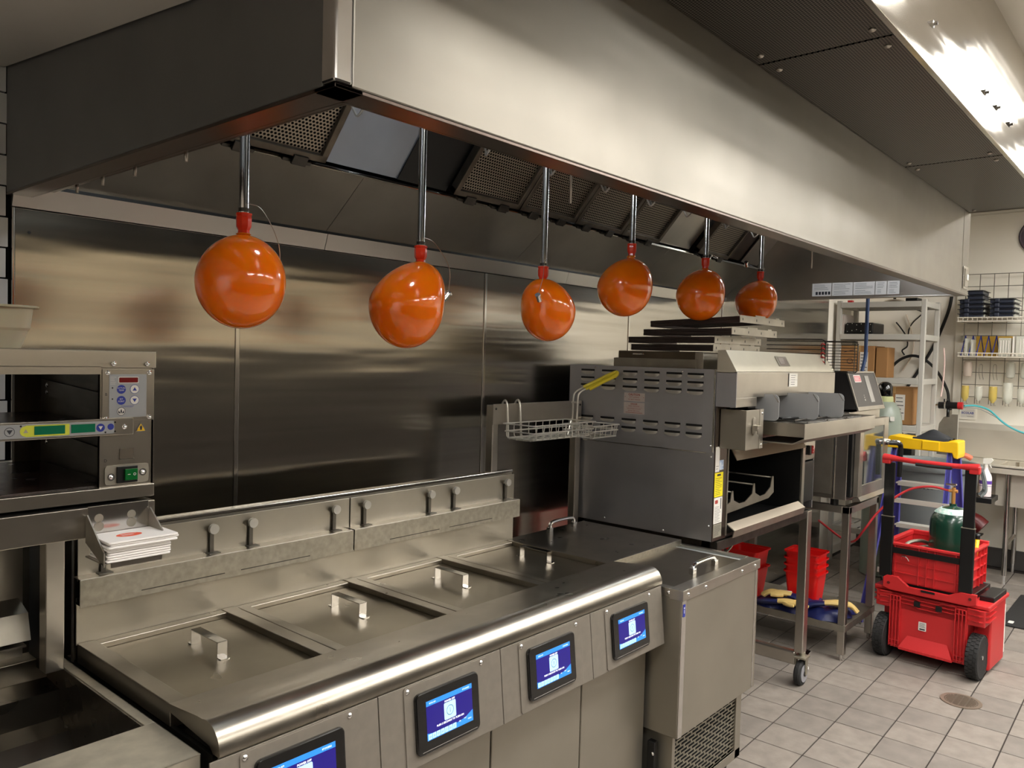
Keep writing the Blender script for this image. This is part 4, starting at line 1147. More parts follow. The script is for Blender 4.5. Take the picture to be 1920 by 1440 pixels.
for k, (lb, dy, dx_, z) in enumerate(tl):
    z = 1+z; t = thing('oven_rack', lb, 'rack', (3.4, 1.85, z), group='dark steel oven racks stacked on the broiler')
    tilt = (0, .002, .004, .014)[k]
    x0r = 3.045+(0, .0, .02, .02)[k]; ys, ye = (1.545, 1.50, 1.430, 1.395)[k], (1.935, 1.95, 1.885, 1.852)[k]
    yl = 1.935+(0, .015, -.05, -.085)[k]; yr = yl-.40-(0, .02, .02, .02)[k]
    b = B(rk)
    h = .027
    M_ = Matrix.Translation((x0r, yl, z)) @ Matrix.Rotation(-tilt*3, 4, 'X')
    b.M = M_
    b.box(0, .012, -(yl-yr), 0, h*.55, h, bev=.001).box(.003, .010, -(yl-yr), 0, h*.48, h*.55).box(0, .012, -(yl-yr), 0, 0, h*.48, bev=.001)
    b.box(.012, .42, -.012, 0, 0, h, bev=.001)
    b.out('side_rail', t)
    b = B(steel_dull, M_)
    yq = -(yl-yr)
    b.box(0, .46, yq-.003, yq, .001, h+.004, bev=.0008)
    b.box(.15, .25, yq-.003, yq, h+.004, h+.010).box(.36, .40, yq-.003, yq, h+.004, h+.009)
    b.mat(dark_void)
    for q in (.025, .16, .29, .43): b.box(q-.003, q+.003, yq-.0035, yq-.003, .010, .020)
    b.out('perforated_end', t)
    b = B(rk, M_)
    for q in range(12): b.box(.03+q*.035, .035+q*.035, yq, 0, .012, .016)
    b.out('rack_bars', t, kind='stuff')
# wire racks standing behind
wr_ = thing('wire_cooling_rack', 'upright wire rack with red clips standing on the broiler behind the racks', 'rack', (4.2, 1.5, 1.6))
b = B(steel_dark)
xr = 4.02
y_a, y_b, z_a, z_b = 1.72, 1.415, 1.600, 1.768
b.tube([(xr, y_a, z_b), (xr, y_b+.02, z_b), (xr, y_b, z_b-.01), (xr, y_b, z_a)], .003, 6)
for k in range(8): b.tube([(xr, y_a, z_a+.012+k*.021), (xr, y_b, z_a+.012+k*.021)], .0022, 5)
b.tube([(xr+.003, y_b+.02, z_a), (xr+.003, y_b+.02, z_b-.02)], .003, 6)
b.out('wire_frame', wr_)
for k in range(6):
    B(red_pl).tube(bez([(xr, y_b+.002, z_a+.03+k*.022), (xr-.01, y_b+.012, z_a+.037+k*.022), (xr, y_b+.022, z_a+.03+k*.022)], 4), .003, 6).out('red_clip', wr_)
wr2 = thing('wire_cooling_rack', 'second upright wire rack standing right of the rack with red clips', 'rack', (4.25, 1.4, 1.6))
b = B(steel_dark)
xr = 4.08; y_a, y_b, z_a, z_b = 1.44, 1.278, 1.605, 1.760
b.tube([(xr, y_a, z_b), (xr, y_b+.015, z_b), (xr, y_b, z_b-.012), (xr, y_b, z_a+.008), (xr, y_b+.01, z_a), (xr, y_a, z_a), (xr, y_a, z_b)], .003, 6)
for k in range(11): b.tube([(xr, y_a, z_a+.006+k*.0145), (xr, y_b, z_a+.006+k*.0145)], .0018, 5)
for y in (y_b+.015, y_a-.015): b.tube([(xr, y, z_a), (xr, y, z_b-.01)], .0022, 5)
b.out('wire_frame', wr2)

# ================================================================ COMBI OVEN on open stand
cb = thing('combi_oven', 'stainless combi oven with glass door and black lever handle', 'oven', (4.75, 1.75, .9))
cx0, cx1, cy0, cy1 = 4.44, 4.98, 1.42, 2.10
B(steel_z).box(cx0, cx1, cy0, cy1, .905, 1.388, bev=.003).out('oven_body', cb)
B(steel_dull).box(cx0-.004, cx0+.0, 1.50, cy1-.02, .93, 1.38, bev=.001).out('side_panel', cb)
B(steel_shiny).box(cx0-.006, cx0+.001, 1.485, 1.493, .91, 1.30, bev=.001).out('side_trim', cb)
B(blackp).box(cx0-.002, cx1, cy0-.022, cy0, .925, 1.33, bev=.003).out('door_gasket', cb)
dr = B(steel)
dy = cy0-.022
dr.box(4.475, 4.535, dy-.03, dy, .925, 1.345, bev=.003).box(4.905, 4.985, dy-.03, dy, .925, 1.345, bev=.003).box(4.535, 4.905, dy-.03, dy, .925, .985, bev=.002).box(4.535, 4.905, dy-.03, dy, 1.30, 1.345, bev=.002)
dr = dr.out('door', cb)
B(mat('mirror_door_glass', '#8d938e', .06, .9)).box(4.535, 4.905, dy-.026, dy-.004, .985, 1.30).out('door_window', dr)
b = B(steel).prism([(dy-.03, .925), (dy-.045, .905), (dy, .895), (dy, .915)], 4.475, 4.985, 'x').out('door_drip_channel', dr)
b = B(blackp).tube(bez([(4.93, dy-.03, 1.195), (4.955, dy-.065, 1.195), (5.0, dy-.085, 1.19), (5.03, dy-.088, 1.17), (5.035, dy-.088, 1.10), (5.035, dy-.086, .99)], 6), .014, 10)
b.mat(chrome).cyl((4.94, dy-.03, 1.20), (4.94, dy-.052, 1.20), .018, 12).cyl((4.965, dy-.06, 1.197), (4.995, dy-.083, 1.195), .0155, 12)
b.out('lever_handle', dr)
# sloping control head
ch = B(blackp)
hy = 1.445
ch.prism([(cy1, 1.605), (hy+.02, 1.605), (hy-.045, 1.405), (hy, 1.395), (cy1, 1.395)], 4.50, 4.96, 'x', bev=.002)
ch.out('control_head', cb)
uvh = V((0, .065, .200)).normalized()
CHF = frame((4.50, hy-.045, 1.405), (1, 0, 0), uvh)
b = B(mat('dark_control_face', '#3e3b39', .4), CHF).box(.0, .46, .008, .206, 0, .004)
b.mat(steel).box(-.008, .468, .203, .212, 0, .007, bev=.001).box(-.008, .468, -.014, .008, -.002, .008, bev=.001).box(-.008, .004, 0, .208, 0, .007).box(.458, .468, 0, .208, 0, .007)
b.mat(mat('grey_slider', '#8f8c86', .4)).box(.26, .33, .03, .185, .004, .006)
b.mat(label_w).slab(.075, .190, .148, .190, .004, .005, .006, 2).mat(mat('pink_label', '#c86a72', .5)).slab(.081, .184, .153, .185, .005, .0055, .004, 2).mat(label_w).lines(.088, .178, .157, .181, 3, .003, .006, 3)
b.mat(label_w).disc(.165, .045, .005, .006, 12).disc(.165, .060, .005, .004, 10).disc(.165, .072, .005, .003, 10)
b.out('control_face', cb)
B(mat('dark_side_face', '#2d2b2a', .4, .3)).prism([(cy1, 1.600), (hy+.02, 1.600), (hy-.043, 1.400), (cy1, 1.400)], 4.494, 4.50, 'x').out('head_side', cb)
for x in (4.50, 4.92):
    for y in (1.5, 2.0): B(blackp).cyl((x, y, .864), (x, y, .906), .022, 12).out('foot', cb)
st = thing('oven_stand', 'open stainless stand with lower shelf under the combi oven', 'stand', (4.75, 1.8, 0))
sx0, sx1, sy0, sy1 = 4.495, 5.02, 1.415, 2.20
for (x, y) in ((sx0, sy0), (sx1-.04, sy0), (sx0, sy1-.04), (sx1-.04, sy1-.04)):
    B(steel_z).box(x, x+.04, y, y+.04, .035, .86, bev=.003).out('leg', st)
    B(steel_shiny).cyl((x+.02, y+.02, 0), (x+.02, y+.02, .036), .011, 12).out('foot', st)
B(steel).box(sx0, sx1, sy0, sy0+.04, .822, .862, bev=.002).out('front_beam', st)
B(steel).box(sx0, sx0+.04, sy0+.04, sy1, .822, .862, bev=.002).out('side_beam', st)
B(steel).box(sx1-.04, sx1, sy0+.04, sy1, .822, .862, bev=.002).out('side_beam', st)
B(steel).box(sx0+.04, sx1-.04, sy1-.04, sy1, .822, .862, bev=.002).out('rear_beam', st)
B(steel_dull).box(sx0-.002, sx1, sy0, sy1, .196, .200, bev=.001).mat(steel_dull).box(sx0-.004, sx0+.001, sy0+.002, sy1, .165, .203, bev=.001).box(sx0, sx1, sy0-.004, sy0, .165, .203, bev=.001).out('lower_shelf', st)

# red bins
def bin_stack(x, y, z, n, w, d, h, lbs, step=.040):
    for k in range(n):
        zz = z+k*step
        t = B(red_bin)
        for (s0, z0), (s1, z1_) in (((.78, 0), (.97, h-.012)), ((.97, h-.012), (1.06, h-.010)), ((1.06, h-.010), (1.07, h))):
            pa = t.rrect(x-w/2*s0, x+w/2*s0, y-d/2*s0, y+d/2*s0, .02, 4); pb = t.rrect(x-w/2*s1, x+w/2*s1, y-d/2*s1, y+d/2*s1, .02, 4)
            va = [t._v((p[0], p[1], zz+z0)) for p in pa]; vb = [t._v((p[0], p[1], zz+z1_)) for p in pb]
            for i in range(len(va)): t._f([va[i], va[(i+1) % len(va)], vb[(i+1) % len(va)], vb[i]])
        t.slab(x-w/2*.78, x+w/2*.78, y-d/2*.78, y+d/2*.78, zz, zz+.003, .018, 4)
        t.out('red_bin', label=lbs[k], category='bin', group='stacked red plastic bins')
bin_stack(4.70, 1.715, .201, 4, .17, .20, .215, ['red plastic bin at the bottom of the stack behind the cart leg', 'second red plastic bin from the bottom of the right stack', 'third red plastic bin from the bottom of the right stack', 'topmost red plastic bin of the right stack on the stand'])
bin_stack(4.68, 2.075, .201, 2, .20, .21, .185, ['lower red plastic bin just right of the freezer corner', 'upper red plastic bin just right of the freezer corner'], step=.105)
# gloves
def blob_poly(name, m, pts, r, lb, cat_, rr=None, flat=.5, n=10, grp=None):
    b = B(m).tube(bez(pts, 5), r, n, rr=rr, flat=flat)
    return b
def rads(n, a, b_): return [a+(b_-a)*i/(n-1) for i in range(n)]
def glove(lb, wrist, palm, dirs, bend, cuff):
    t = thing('rubber_glove', lb, 'glove', (palm[0], palm[1], .205))
    p = bez([V(c_) for c_ in cuff], 5)
    B(glove_blue).tube(p, .04, 14, rr=rads(len(p), .046, .030), flat=.5).out('glove_cuff', t)
    p = bez([V(wrist), (V(wrist)+V(palm))/2+V((0, 0, .004)), V(palm)], 5)
    B(glove_tan).tube(p, .03, 14, rr=rads(len(p), .026, .036), flat=.5).out('glove_palm', t)
    d0 = (V(palm)-V(wrist)).normalized(); sd_ = V((0, 0, 1)).cross(d0).normalized()
    for k in range(4):
        a = V(palm)+sd_*(k-1.5)*.016; L = (.070, .082, .078, .062)[k]
        dd = (d0+sd_*(k-1.5)*.10).normalized()
        p = bez([a-d0*.02, a+dd*L*.5+V((0, 0, .004)), a+dd*L+V((0, 0, bend))], 4)
        B(glove_tan).tube(p, .010, 8, rr=rads(len(p), .0125, .0085)).out('glove_finger', t)
    a = V(wrist)*.5+V(palm)*.5+sd_*dirs*.03
    p = bez([a, a+sd_*dirs*.022+d0*.03, a+sd_*dirs*.026+d0*.062], 4)
    B(glove_tan).tube(p, .010, 8, rr=rads(len(p), .013, .009)).out('glove_thumb', t)
glove('tan palmed navy work glove on the stand shelf beside the freezer corner', (4.56, 1.74, .292), (4.545, 1.83, .286), 1, -.016, [(4.575, 1.62, .255), (4.57, 1.68, .275), (4.56, 1.76, .288)])
glove('long tan work glove lying behind the cart leg on the stand shelf', (4.50, 1.80, .256), (4.505, 1.70, .262), -1, -.006, [(4.53, 1.90, .225), (4.505, 1.86, .24), (4.50, 1.79, .254)])
glove('tan fingered work glove pointing past the stand leg on the right', (4.56, 1.56, .285), (4.62, 1.47, .282), 1, -.03, [(4.54, 1.66, .25), (4.55, 1.61, .272), (4.565, 1.55, .284)])
g3 = thing('folded_apron', 'crumpled navy rubber apron with white label under the gloves', 'apron', (4.64, 1.7, .205))
b = B(glove_blue)
NX, NY = 16, 34
from mathutils import noise as mn
gr = []
for i_ in range(NX):
    row = []
    for j_ in range(NY):
        u_, v_ = i_/(NX-1), j_/(NY-1)
        x = 4.500+u_*.26+.012*math.sin(v_*21); y = 1.44+v_*.52+.01*math.sin(u_*17)
        e = min(u_, 1-u_, .5)*2; e2 = min(v_, 1-v_, .5)*2
        env = min(1, e*3.2)**.6*min(1, e2*7)**.6
        h = (.038+.026*mn.noise(V((x*13, y*13, 0)))+.014*abs(math.sin(y*48+x*30))+.012*mn.noise(V((x*40, y*40, 3))))*env
        row.append(b._v((x, y, .203+max(.0005, h))))
    gr.append(row)
for i_ in range(NX-1):
    for j_ in range(NY-1): b._f([gr[i_][j_], gr[i_+1][j_], gr[i_+1][j_+1], gr[i_][j_+1]], True)
b.out('apron_cloth', g3, angle=70)
B(label_w, frame((4.60, 1.84, .262), (0, -1, .08), (.75, 0, .66))).box(0, .075, 0, .036, 0, .0015).mat(ink).lines(.008, .07, .006, .031, 3, .004, .002, 3).out('apron_label', g3)

# ================================================================ FLOOR DRAIN AND MAT
fd = thing('floor_drain', 'round slotted bronze floor drain set in the beige tiles', 'drain', (4.391, .815, 0))
B(dark_void).cyl((4.391, .815, .0003), (4.391, .815, .0012), .082, 32).out('drain_pit', fd)
b = B(mat('bronze_drain', '#8f8172', .45, .6), frame((4.391, .815, 0), (1, 0, 0), (0, 1, 0)))
b.ring(0, 0, .004, .074, .092, 36).ring(0, 0, .0035, .066, .070, 36)
for i in range(36):
    a0, a1 = 2*PI*i/36, 2*PI*(i+1)/36
    b.quad((.092*math.cos(a0), .092*math.sin(a0), 0), (.092*math.cos(a1), .092*math.sin(a1), 0), (.092*math.cos(a1), .092*math.sin(a1), .004), (.092*math.cos(a0), .092*math.sin(a0), .004))
for k in range(-6, 7):
    h = math.sqrt(max(0, .074**2-(k*.0112)**2)); b.box(k*.0112-.0022, k*.0112+.0022, -h, h, .0012, .0042)
for k in (-1, 0, 1): b.box(-.068, .068, k*.028-.003, k*.028+.003, .0012, .0042)
b.out('drain_grate', fd)
mt_ = B(blackrub).slab(5.88, 6.75, .05, .905, .0005, .012, .02, 4, bev=.003)
mt_.mat(label_w).slab(5.93, 5.99, .83, .86, .012, .0125, .01, 3).slab(5.98, 6.04, .58, .62, .012, .0125, .01, 3)
mt_.out('floor_mat', label='black rubber floor mat on the tiles behind the red toolbox', category='mat')

# ================================================================ RED ROLLING TOOL BOX with crate
tb = thing('rolling_toolbox', 'red wheeled tool box with black telescopic handle on the tile floor', 'toolbox', (4.75, 1.06, 0), rot=-.063)
b = B(red_pl)
b.box(.0, .13, -.195, .195, .065, .375, bev=.006).box(.13, .42, -.275, .275, .022, .375, bev=.010)
b.box(.0, .13, -.275, .275, .285, .375, bev=.006)
b.out('box_body', tb)
b = B(red_pl)
for s_ in (-1, 1):
    for k in range(4): b.box(-.018, .002, s_*.165-.026+k*.017, s_*.165-.021+k*.017, .075, .36, bev=.001)
    for z in (.085, .11, .335, .36): b.box(-.015, .002, s_*.165-.026, s_*.165+.03, z-.002, z+.002)
b.out('rear_rib', tb, kind='stuff')
for s_ in (-1, 1):
    for z in (.315, .345, .372):
        p = [(-.004, s_*.19), (-.014, s_*.25), (.02, s_*.292), (.16, s_*.292), (.16, s_*.27), (.0, s_*.19)]
        B(red_pl).prism(p, z-.003, z+.003, 'z').out('bumper_fin', tb)
for z, zz in ((.345, .335), (.365, .355), (.325, .312)):
    B(red_pl).prism([(-.14, z), (-.07, z), (-.05, zz), (.05, zz), (.07, z), (.14, z), (.14, z+.004), (.07, z+.004), (.05, zz+.004), (-.05, zz+.004), (-.07, z+.004), (-.14, z+.004)], -.010, .0, 'x').out('grip_fin', tb)
B(red_pl).prism([(-.004, .135), (-.03, .085), (-.03, .080), (.0, .075)], -.125, .125, 'y').out('foot_ledge', tb) if False else None
b = B(red_pl)
v = [(-.002, -.10, .15), (-.002, .10, .15), (-.035, .135, .085), (-.035, -.135, .085)]
b.quad(*v); b.quad((-.035, -.135, .085), (-.035, .135, .085), (-.035, .135, .072), (-.035, -.135, .072)); b.quad((-.035, -.135, .072), (-.035, .135, .072), (0, .135, .072), (0, -.135, .072))
b._f([b._v((-.002, .10, .15)), b._v((-.002, .135, .072)), b._v((-.035, .135, .072)), b._v((-.035, .135, .085))]); b._f([b._v((-.002, -.10, .15)), b._v((-.035, -.135, .085)), b._v((-.035, -.135, .072)), b._v((-.002, -.135, .072))])
for k in range(8): b.box(-.037, -.035, -.13+k*.034, -.126+k*.034, .072, .086)
b.out('foot_ledge', tb)
for y in (-.055, .055): B(blackp).box(-.014, -.006, y-.016, y+.016, .322, .352, bev=.002).out('black_catch', tb)
B(label_w, frame((-.0035, .045, .195), (0, -1, 0), (0, 0, 1))).slab(0, .040, 0, .048, 0, .001, .003, 2).mat(ink).lines(.005, .036, .016, .044, 5, .002, .0013, 4).box(.006, .034, .004, .012, .001, .0013).out('paper_label', tb)
# lid of lower box
B(red_pl).box(.01, .42, -.29, .29, .375, .398, bev=.006).out('box_lid', tb)
B(blackp).prism([(.12, -.215), (.36, -.215), (.38, -.285), (.12, -.285)], .395, .425, 'z', bev=.004).out('side_latch', tb)
B(blackp).prism([(.12, .215), (.12, .285), (.38, .285), (.36, .215)], .395, .425, 'z', bev=.004).out('side_latch', tb)
B(blackp).box(.02, .40, -.20, .22, .398, .432, bev=.004).out('stack_adapter', tb)
B(label_w).box(.405, .42, -.2765, -.2745, .06, .33, bev=.001).out('grey_edge_strip', tb)
# bracket of handle
b = B(red_pl)
b.prism([(-.235, .402), (-.235, .455), (-.16, .455), (-.10, .425), (.10, .425), (.16, .47), (.215, .47), (.235, .455), (.235, .402), (.20, .39), (-.20, .39)], -.022, -.002, 'x', bev=.002)
b.out('handle_bracket', tb)
for y in (-.205, .205): B(red_dk).cyl((-.025, y, .428), (-.021, y, .428), .008, 12).out('bracket_screw', tb)
B(blackp).box(-.026, -.021, -.035, .035, .412, .424, bev=.001).out('release_button', tb)
for y in (-.178, .228):
    B(blackp).box(-.018, .004, y-.033, y+.033, .455, .80, bev=.004).out('handle_post', tb)
    B(blackp).box(-.014, .0, y-.028, y+.028, .80, 1.105, bev=.004).mat(galv).box(-.0185, .0045, y-.034, y+.034, .797, .801).out('handle_post', tb)
p = bez([(-.006, .262, 1.128), (-.01, .20, 1.127), (-.014, .10, 1.122), (-.014, -.05, 1.120), (-.01, -.15, 1.121), (-.006, -.215, 1.122)], 5)
b = B(red_pl).tube(p, .02, 12, rr=[.026, .025, .024, .023, .021, .019] + [.0165]*(len(p)-12) + [.019, .021, .023, .024, .025, .026], flat=.85)
b.box(-.028, .010, .222, .268, 1.095, 1.138, bev=.006).box(-.028, .010, -.222, -.172, 1.088, 1.130, bev=.006)
b.mat(blackrub).tube([(-.022, .09, 1.110), (-.024, .02, 1.108), (-.022, -.09, 1.109)], .011, 8)
b.out('handle_grip', tb)
# wheels
for y0 in (-.235, .235):
    R = .118
    b = B(blackrub).lathe([(.075, y0-.027), (R-.010, y0-.030), (R-.002, y0-.022), (R-.002, y0+.022), (R-.010, y0+.030), (.075, y0+.027)], (.035, 0, R), 40, ax='y')
    for k in range(30):
        a = 2*PI*k/30
        for j, yy in enumerate((-.019, 0, .019)):
            a2 = a+(.1 if j == 1 else 0)
            mm = Matrix.Translation((.035, y0+yy, R)) @ Matrix.Rotation(a2, 4, 'Y') @ Matrix.Translation((0, 0, R-.002))
            b.M = mm; b.box(-.0095, .0095, -.008, .008, -.001, .0028)
    w_ = b.out('tyre', tb)
    b = B(blackp).cyl((.035, y0-.014, R), (.035, y0+.014, R), .078, 28)
    s = -1 if y0 < 0 else 1
    for k in range(10):
        a = 2*PI*k/10
        b.M = Matrix.Translation((.035, y0+s*.018, R)) @ Matrix.Rotation(a, 4, 'Y'); b.box(-.005, .005, -.006, .006, .018, .076, bev=.001)
    b.M = None; b.mat(chrome).cyl((.035, y0+s*.012, R), (.035, y0+s*.030, R), .011, 12)
    b.out('wheel_hub', w_)
# crate (separate stackable thing)
cr = thing('open_crate', 'red open-top tool crate stacked on the wheeled tool box', 'crate', (4.75, 1.06, 0), rot=-.063)
c0, c1 = -.175, .235
zc0, zc1 = .434, .655
b = B(red_pl)
b.box(.012, .018, c0+.01, c1-.01, zc0, zc1-.01).box(.402, .408, c0+.01, c1-.01, zc0, zc1-.01).box(.012, .408, c0+.01, c0+.016, zc0, zc1-.01).box(.012, .408, c1-.016, c1-.01, zc0, zc1-.01).box(.012, .408, c0+.01, c1-.01, zc0, zc0+.006)
b.out('crate_shell', cr)
b = B(red_pl)
b.box(-.004, .022, c0-.004, c1+.004, zc1-.014, zc1, bev=.003).box(.398, .424, c0-.004, c1+.004, zc1-.014, zc1+.012, bev=.003).box(.02, .40, c0-.006, c0+.02, zc1-.014, zc1, bev=.003).box(.02, .40, c1-.02, c1+.006, zc1-.014, zc1+.008, bev=.003)
b.out('crate_rim', cr)
for y in (c0+.02, c0+.05, -.02, .02, .06, c1-.05, c1-.02): B(red_pl).box(.001, .014, y-.0025, y+.0025, zc0+.004, zc1-.014).out('crate_rib', cr)
for x in (.05, .12, .26, .33, .39): B(red_pl).box(x-.0025, x+.0025, c0-.003, c0+.012, zc0+.004, zc1-.014).out('crate_rib', cr)
for z in (.49, .545, .60):
    B(red_pl).box(.004, .014, c0+.0, c1, z-.002, z+.002).out('crate_rib', cr)
    B(red_pl).box(.01, .40, c0-.002, c0+.012, z-.002, z+.002).out('crate_rib', cr)
b = B(blackp).box(-.008, .0, c0-.02, c1+.012, zc1-.058, zc1-.026, bev=.002).box(-.008, .06, c0-.022, c0-.014, zc1-.058, zc1-.026, bev=.002)
b.out('black_strap', cr)
B(red_pl).slab(-.02, .02, 0, .1, 0, .01, .015, 4) if False else None
B(chrome).tube(bez([(.0, .150, .57), (-.012, .145, .585), (-.014, .13, .588), (-.012, .118, .582), (0, .112, .565)], 4), .004, 6).out('metal_loop', cr)
# tank in crate
tk = thing('green_gas_tank', 'dark green gas cylinder standing upright in the red crate', 'tank', (4.955, 1.005, .442))
b = B(green_tank).lathe([(.05, .442), (.100, .446), (.110, .456), (.113, .48), (.113, .76), (.110, .79), (.100, .818), (.082, .842), (.058, .858), (.030, .867), (.018, .872), (.018, .885)], (4.955, 1.005, 0), 36)
b.out('tank_body', tk)
b = B(mat('teal_label', '#7fb5a8', .5, var=.6, vscale=60, col2='#e4e6e0')).lathe([(.092, .8325), (.0835, .8425), (.060, .8590)], (4.955, 1.005, 0), 36)
b.out('shoulder_label', tk)
b = B(copper).cyl((4.955, 1.005, .884), (4.955, 1.005, .975), .010, 12).cyl((4.955, 1.03, .955), (4.955, 0.985, .955), .009, 10).mat(chrome).cyl((4.955, 1.005, .975), (4.955, 1.005, .985), .008, 8).box(4.94, 4.97, .992, 1.045, .985, .995, bev=.003)
b.out('valve', tk)
hose = bez([(4.955, 1.03, .955), (4.95, 1.12, .965), (4.93, 1.22, .94), (4.90, 1.31, .87), (4.85, 1.38, .78), (4.80, 1.42, .70), (4.86, 1.50, .60), (5.0, 1.62, .58), (5.12, 1.80, .64)], 8)
B(red_hose).tube(hose, .0065, 8).out('red_hose', label='thin red gas hose looping from the green tank valve', category='hose')
yt_ = B(yellow_pl).cyl((4.98, .902, .46), (4.99, .885, .70), .012, 10).mat(blackp).cyl((4.99, .885, .70), (4.991, .884, .73), .013, 10)
yt_.out('screwdriver', label='yellow handled tool standing in the crate beside the tank', category='tool')
B(galv).tube(bez([(4.82, 1.23, .60), (4.86, 1.2, .645), (4.92, 1.15, .655), (5.0, 1.12, .62), (4.95, 1.2, .60), (4.85, 1.24, .60)], 6), .010, 8).out('coiled_cable', label='grey coiled cable inside the red crate', category='cable')

# ================================================================ STEP LADDER
ldr = thing('step_ladder', 'blue fibreglass step ladder with yellow top behind the toolbox', 'ladder', (5.4, 1.3, 0))
def beam(b, p0, p1, w_, d_):
    p0, p1 = V(p0), V(p1); t = (p1-p0); L = t.length; t.normalize()
    u = V((0, 1, 0)); n = t.cross(u).normalized(); u = n.cross(t)
    m = Matrix.Identity(4)
    for i in range(3): m[i][0] = u[i]; m[i][1] = n[i]; m[i][2] = t[i]; m[i][3] = p0[i]
    b.M = m
    b.box(-w_/2, w_/2, -d_/2, -d_/2+.006, 0, L, bev=.001).box(-w_/2, -w_/2+.006, -d_/2, d_/2, 0, L, bev=.001).box(w_/2-.006, w_/2, -d_/2, d_/2, 0, L)
    b.M = None
for s_, y0, y1 in ((1, 1.475, 1.545), (-1, 1.135, 1.10)):
    b = B(blue_fg); beam(b, (5.88, y1, 0.01), (5.60, y0, 1.12), .055, .030); b.out('front_rail', ldr)
    b = B(blue_fg); beam(b, (5.25, y1+.015 if s_ > 0 else y0, 0.01), (5.50, y0-.01*s_, 1.12), .030, .028); b.out('rear_rail', ldr)
for z, in ((.886,), (.595,), (.30,)):
    f = (1.12-z)/1.12; x = 5.60+.28*f; yl_, yr_ = 1.475+.07*f-.02, 1.135-.035*f+.02
    B(alu).box(x-.045, x+.035, yr_, yl_, z-.004, z, bev=.002).mat(alu).box(x-.047, x-.043, yr_, yl_, z-.028, z, bev=.001).out('step', ldr)
    for y in (yl_+.005, yr_-.005): B(alu).cyl((x-.052, y, z-.01), (x-.040, y, z-.01), .006, 8).out('rivet', ldr)
for z in (.79, .35):
    f = (1.12-z)/1.12; x = 5.50-.25*f
    B(alu).box(x-.014, x-.010, 1.12, 1.49, z-.016, z+.016, bev=.001).out('rear_brace', ldr)
B(yellow_pl).prism([(1.095, 1.105), (1.098, 1.185), (1.13, 1.188), (1.18, 1.180), (1.24, 1.182), (1.36, 1.186), (1.42, 1.192), (1.488, 1.196), (1.502, 1.185), (1.510, 1.118), (1.13, 1.115), (1.12, 1.085), (1.098, 1.08)], 5.47, 5.66, 'x', bev=.005).out('top_cap', ldr)
B(yellow_pl).box(5.462, 5.472, 1.20, 1.30, 1.12, 1.178, bev=.004).out('cap_boss', ldr)
b = B(mat('black_cloth', '#17191d', .7))
N = 15
g_ = [[None]*N for _ in range(N)]
rnd = random.Random(5)
for i in range(N):
    for j in range(N):
        u_, v_ = i/(N-1)*2-1, j/(N-1)*2-1
        rr_ = math.hypot(u_, v_)
        h = max(0, 1-rr_**1.6)*.050+.004+.006*math.sin(5*u_+2)*math.cos(4*v_)
        y = 1.255+v_*.105; x = 5.56+u_*.085
        z = 1.188+max(.001, h)
        if abs(u_) > .97: z = 1.19-.012
        g_[i][j] = b._v((x, y, z))
for i in range(N-1):
    for j in range(N-1): b._f([g_[i][j], g_[i+1][j], g_[i+1][j+1], g_[i][j+1]], True)
b.out('crumpled_cloth', label='crumpled black cloth lying on the yellow ladder top', category='cloth', angle=80)

# ================================================================ TRASH CAN
tc = thing('trash_can', 'large round grey plastic trash can behind the ladder', 'trash can', (6.17, 1.425, 0))
cx_, cy_ = 6.17, 1.425
b = B(grey_bin).lathe([(.255, .10), (.262, .105), (.315, .93), (.337, .932), (.342, .945), (.342, .968), (.335, .975), (.318, .972), (.312, .955), (.262, .13), (0, .13)], (cx_, cy_, 0), 48)
b.out('bin_body', tc)
for a in (math.radians(-72), math.radians(108)):
    u = V((math.cos(a), math.sin(a), 0)); t = V((-math.sin(a), math.cos(a), 0)); c = V((cx_, cy_, 0))
    pts = [c+u*.335+t*.05+V((0, 0, .94)), c+u*.352+t*.048+V((0, 0, .87)), c+u*.358+t*.045+V((0, 0, .80)), c+u*.33+t*.045+V((0, 0, .76))]
    pts2 = [p_-t*.095 for p_ in pts]
    b = B(grey_bin).tube(bez(pts, 4), .009, 8).tube(bez(pts2, 4), .009, 8).tube([pts[2], pts2[2]], .009, 8)
    b.out('bin_handle', tc)
b = B(blackp)
a0 = PI+math.atan2(1.425, 6.17)
word = 'BRUTE'
for k, ch_ in enumerate(word):
    a = a0+(k-1.1)*.125
    R_ = .3085
    o = V((cx_+R_*math.cos(a), cy_+R_*math.sin(a), .835))
    b.M = frame(o, (-math.sin(a), math.cos(a), 0), (0, 0, 1)); b.text(ch_, .055, 0, 0, .001, bold=.04)
b.out('lettering', tc, kind='stuff')
B(blackp).cyl((cx_, cy_, .055), (cx_, cy_, .10), .27, 32).out('dolly', tc)
for k in range(4):
    a = PI/4+k*PI/2; B(blackp).cyl((cx_+.2*math.cos(a), cy_+.2*math.sin(a)-.01, .0275), (cx_+.2*math.cos(a), cy_+.2*math.sin(a)+.01, .0275), .0275, 14).out('dolly_wheel', tc)

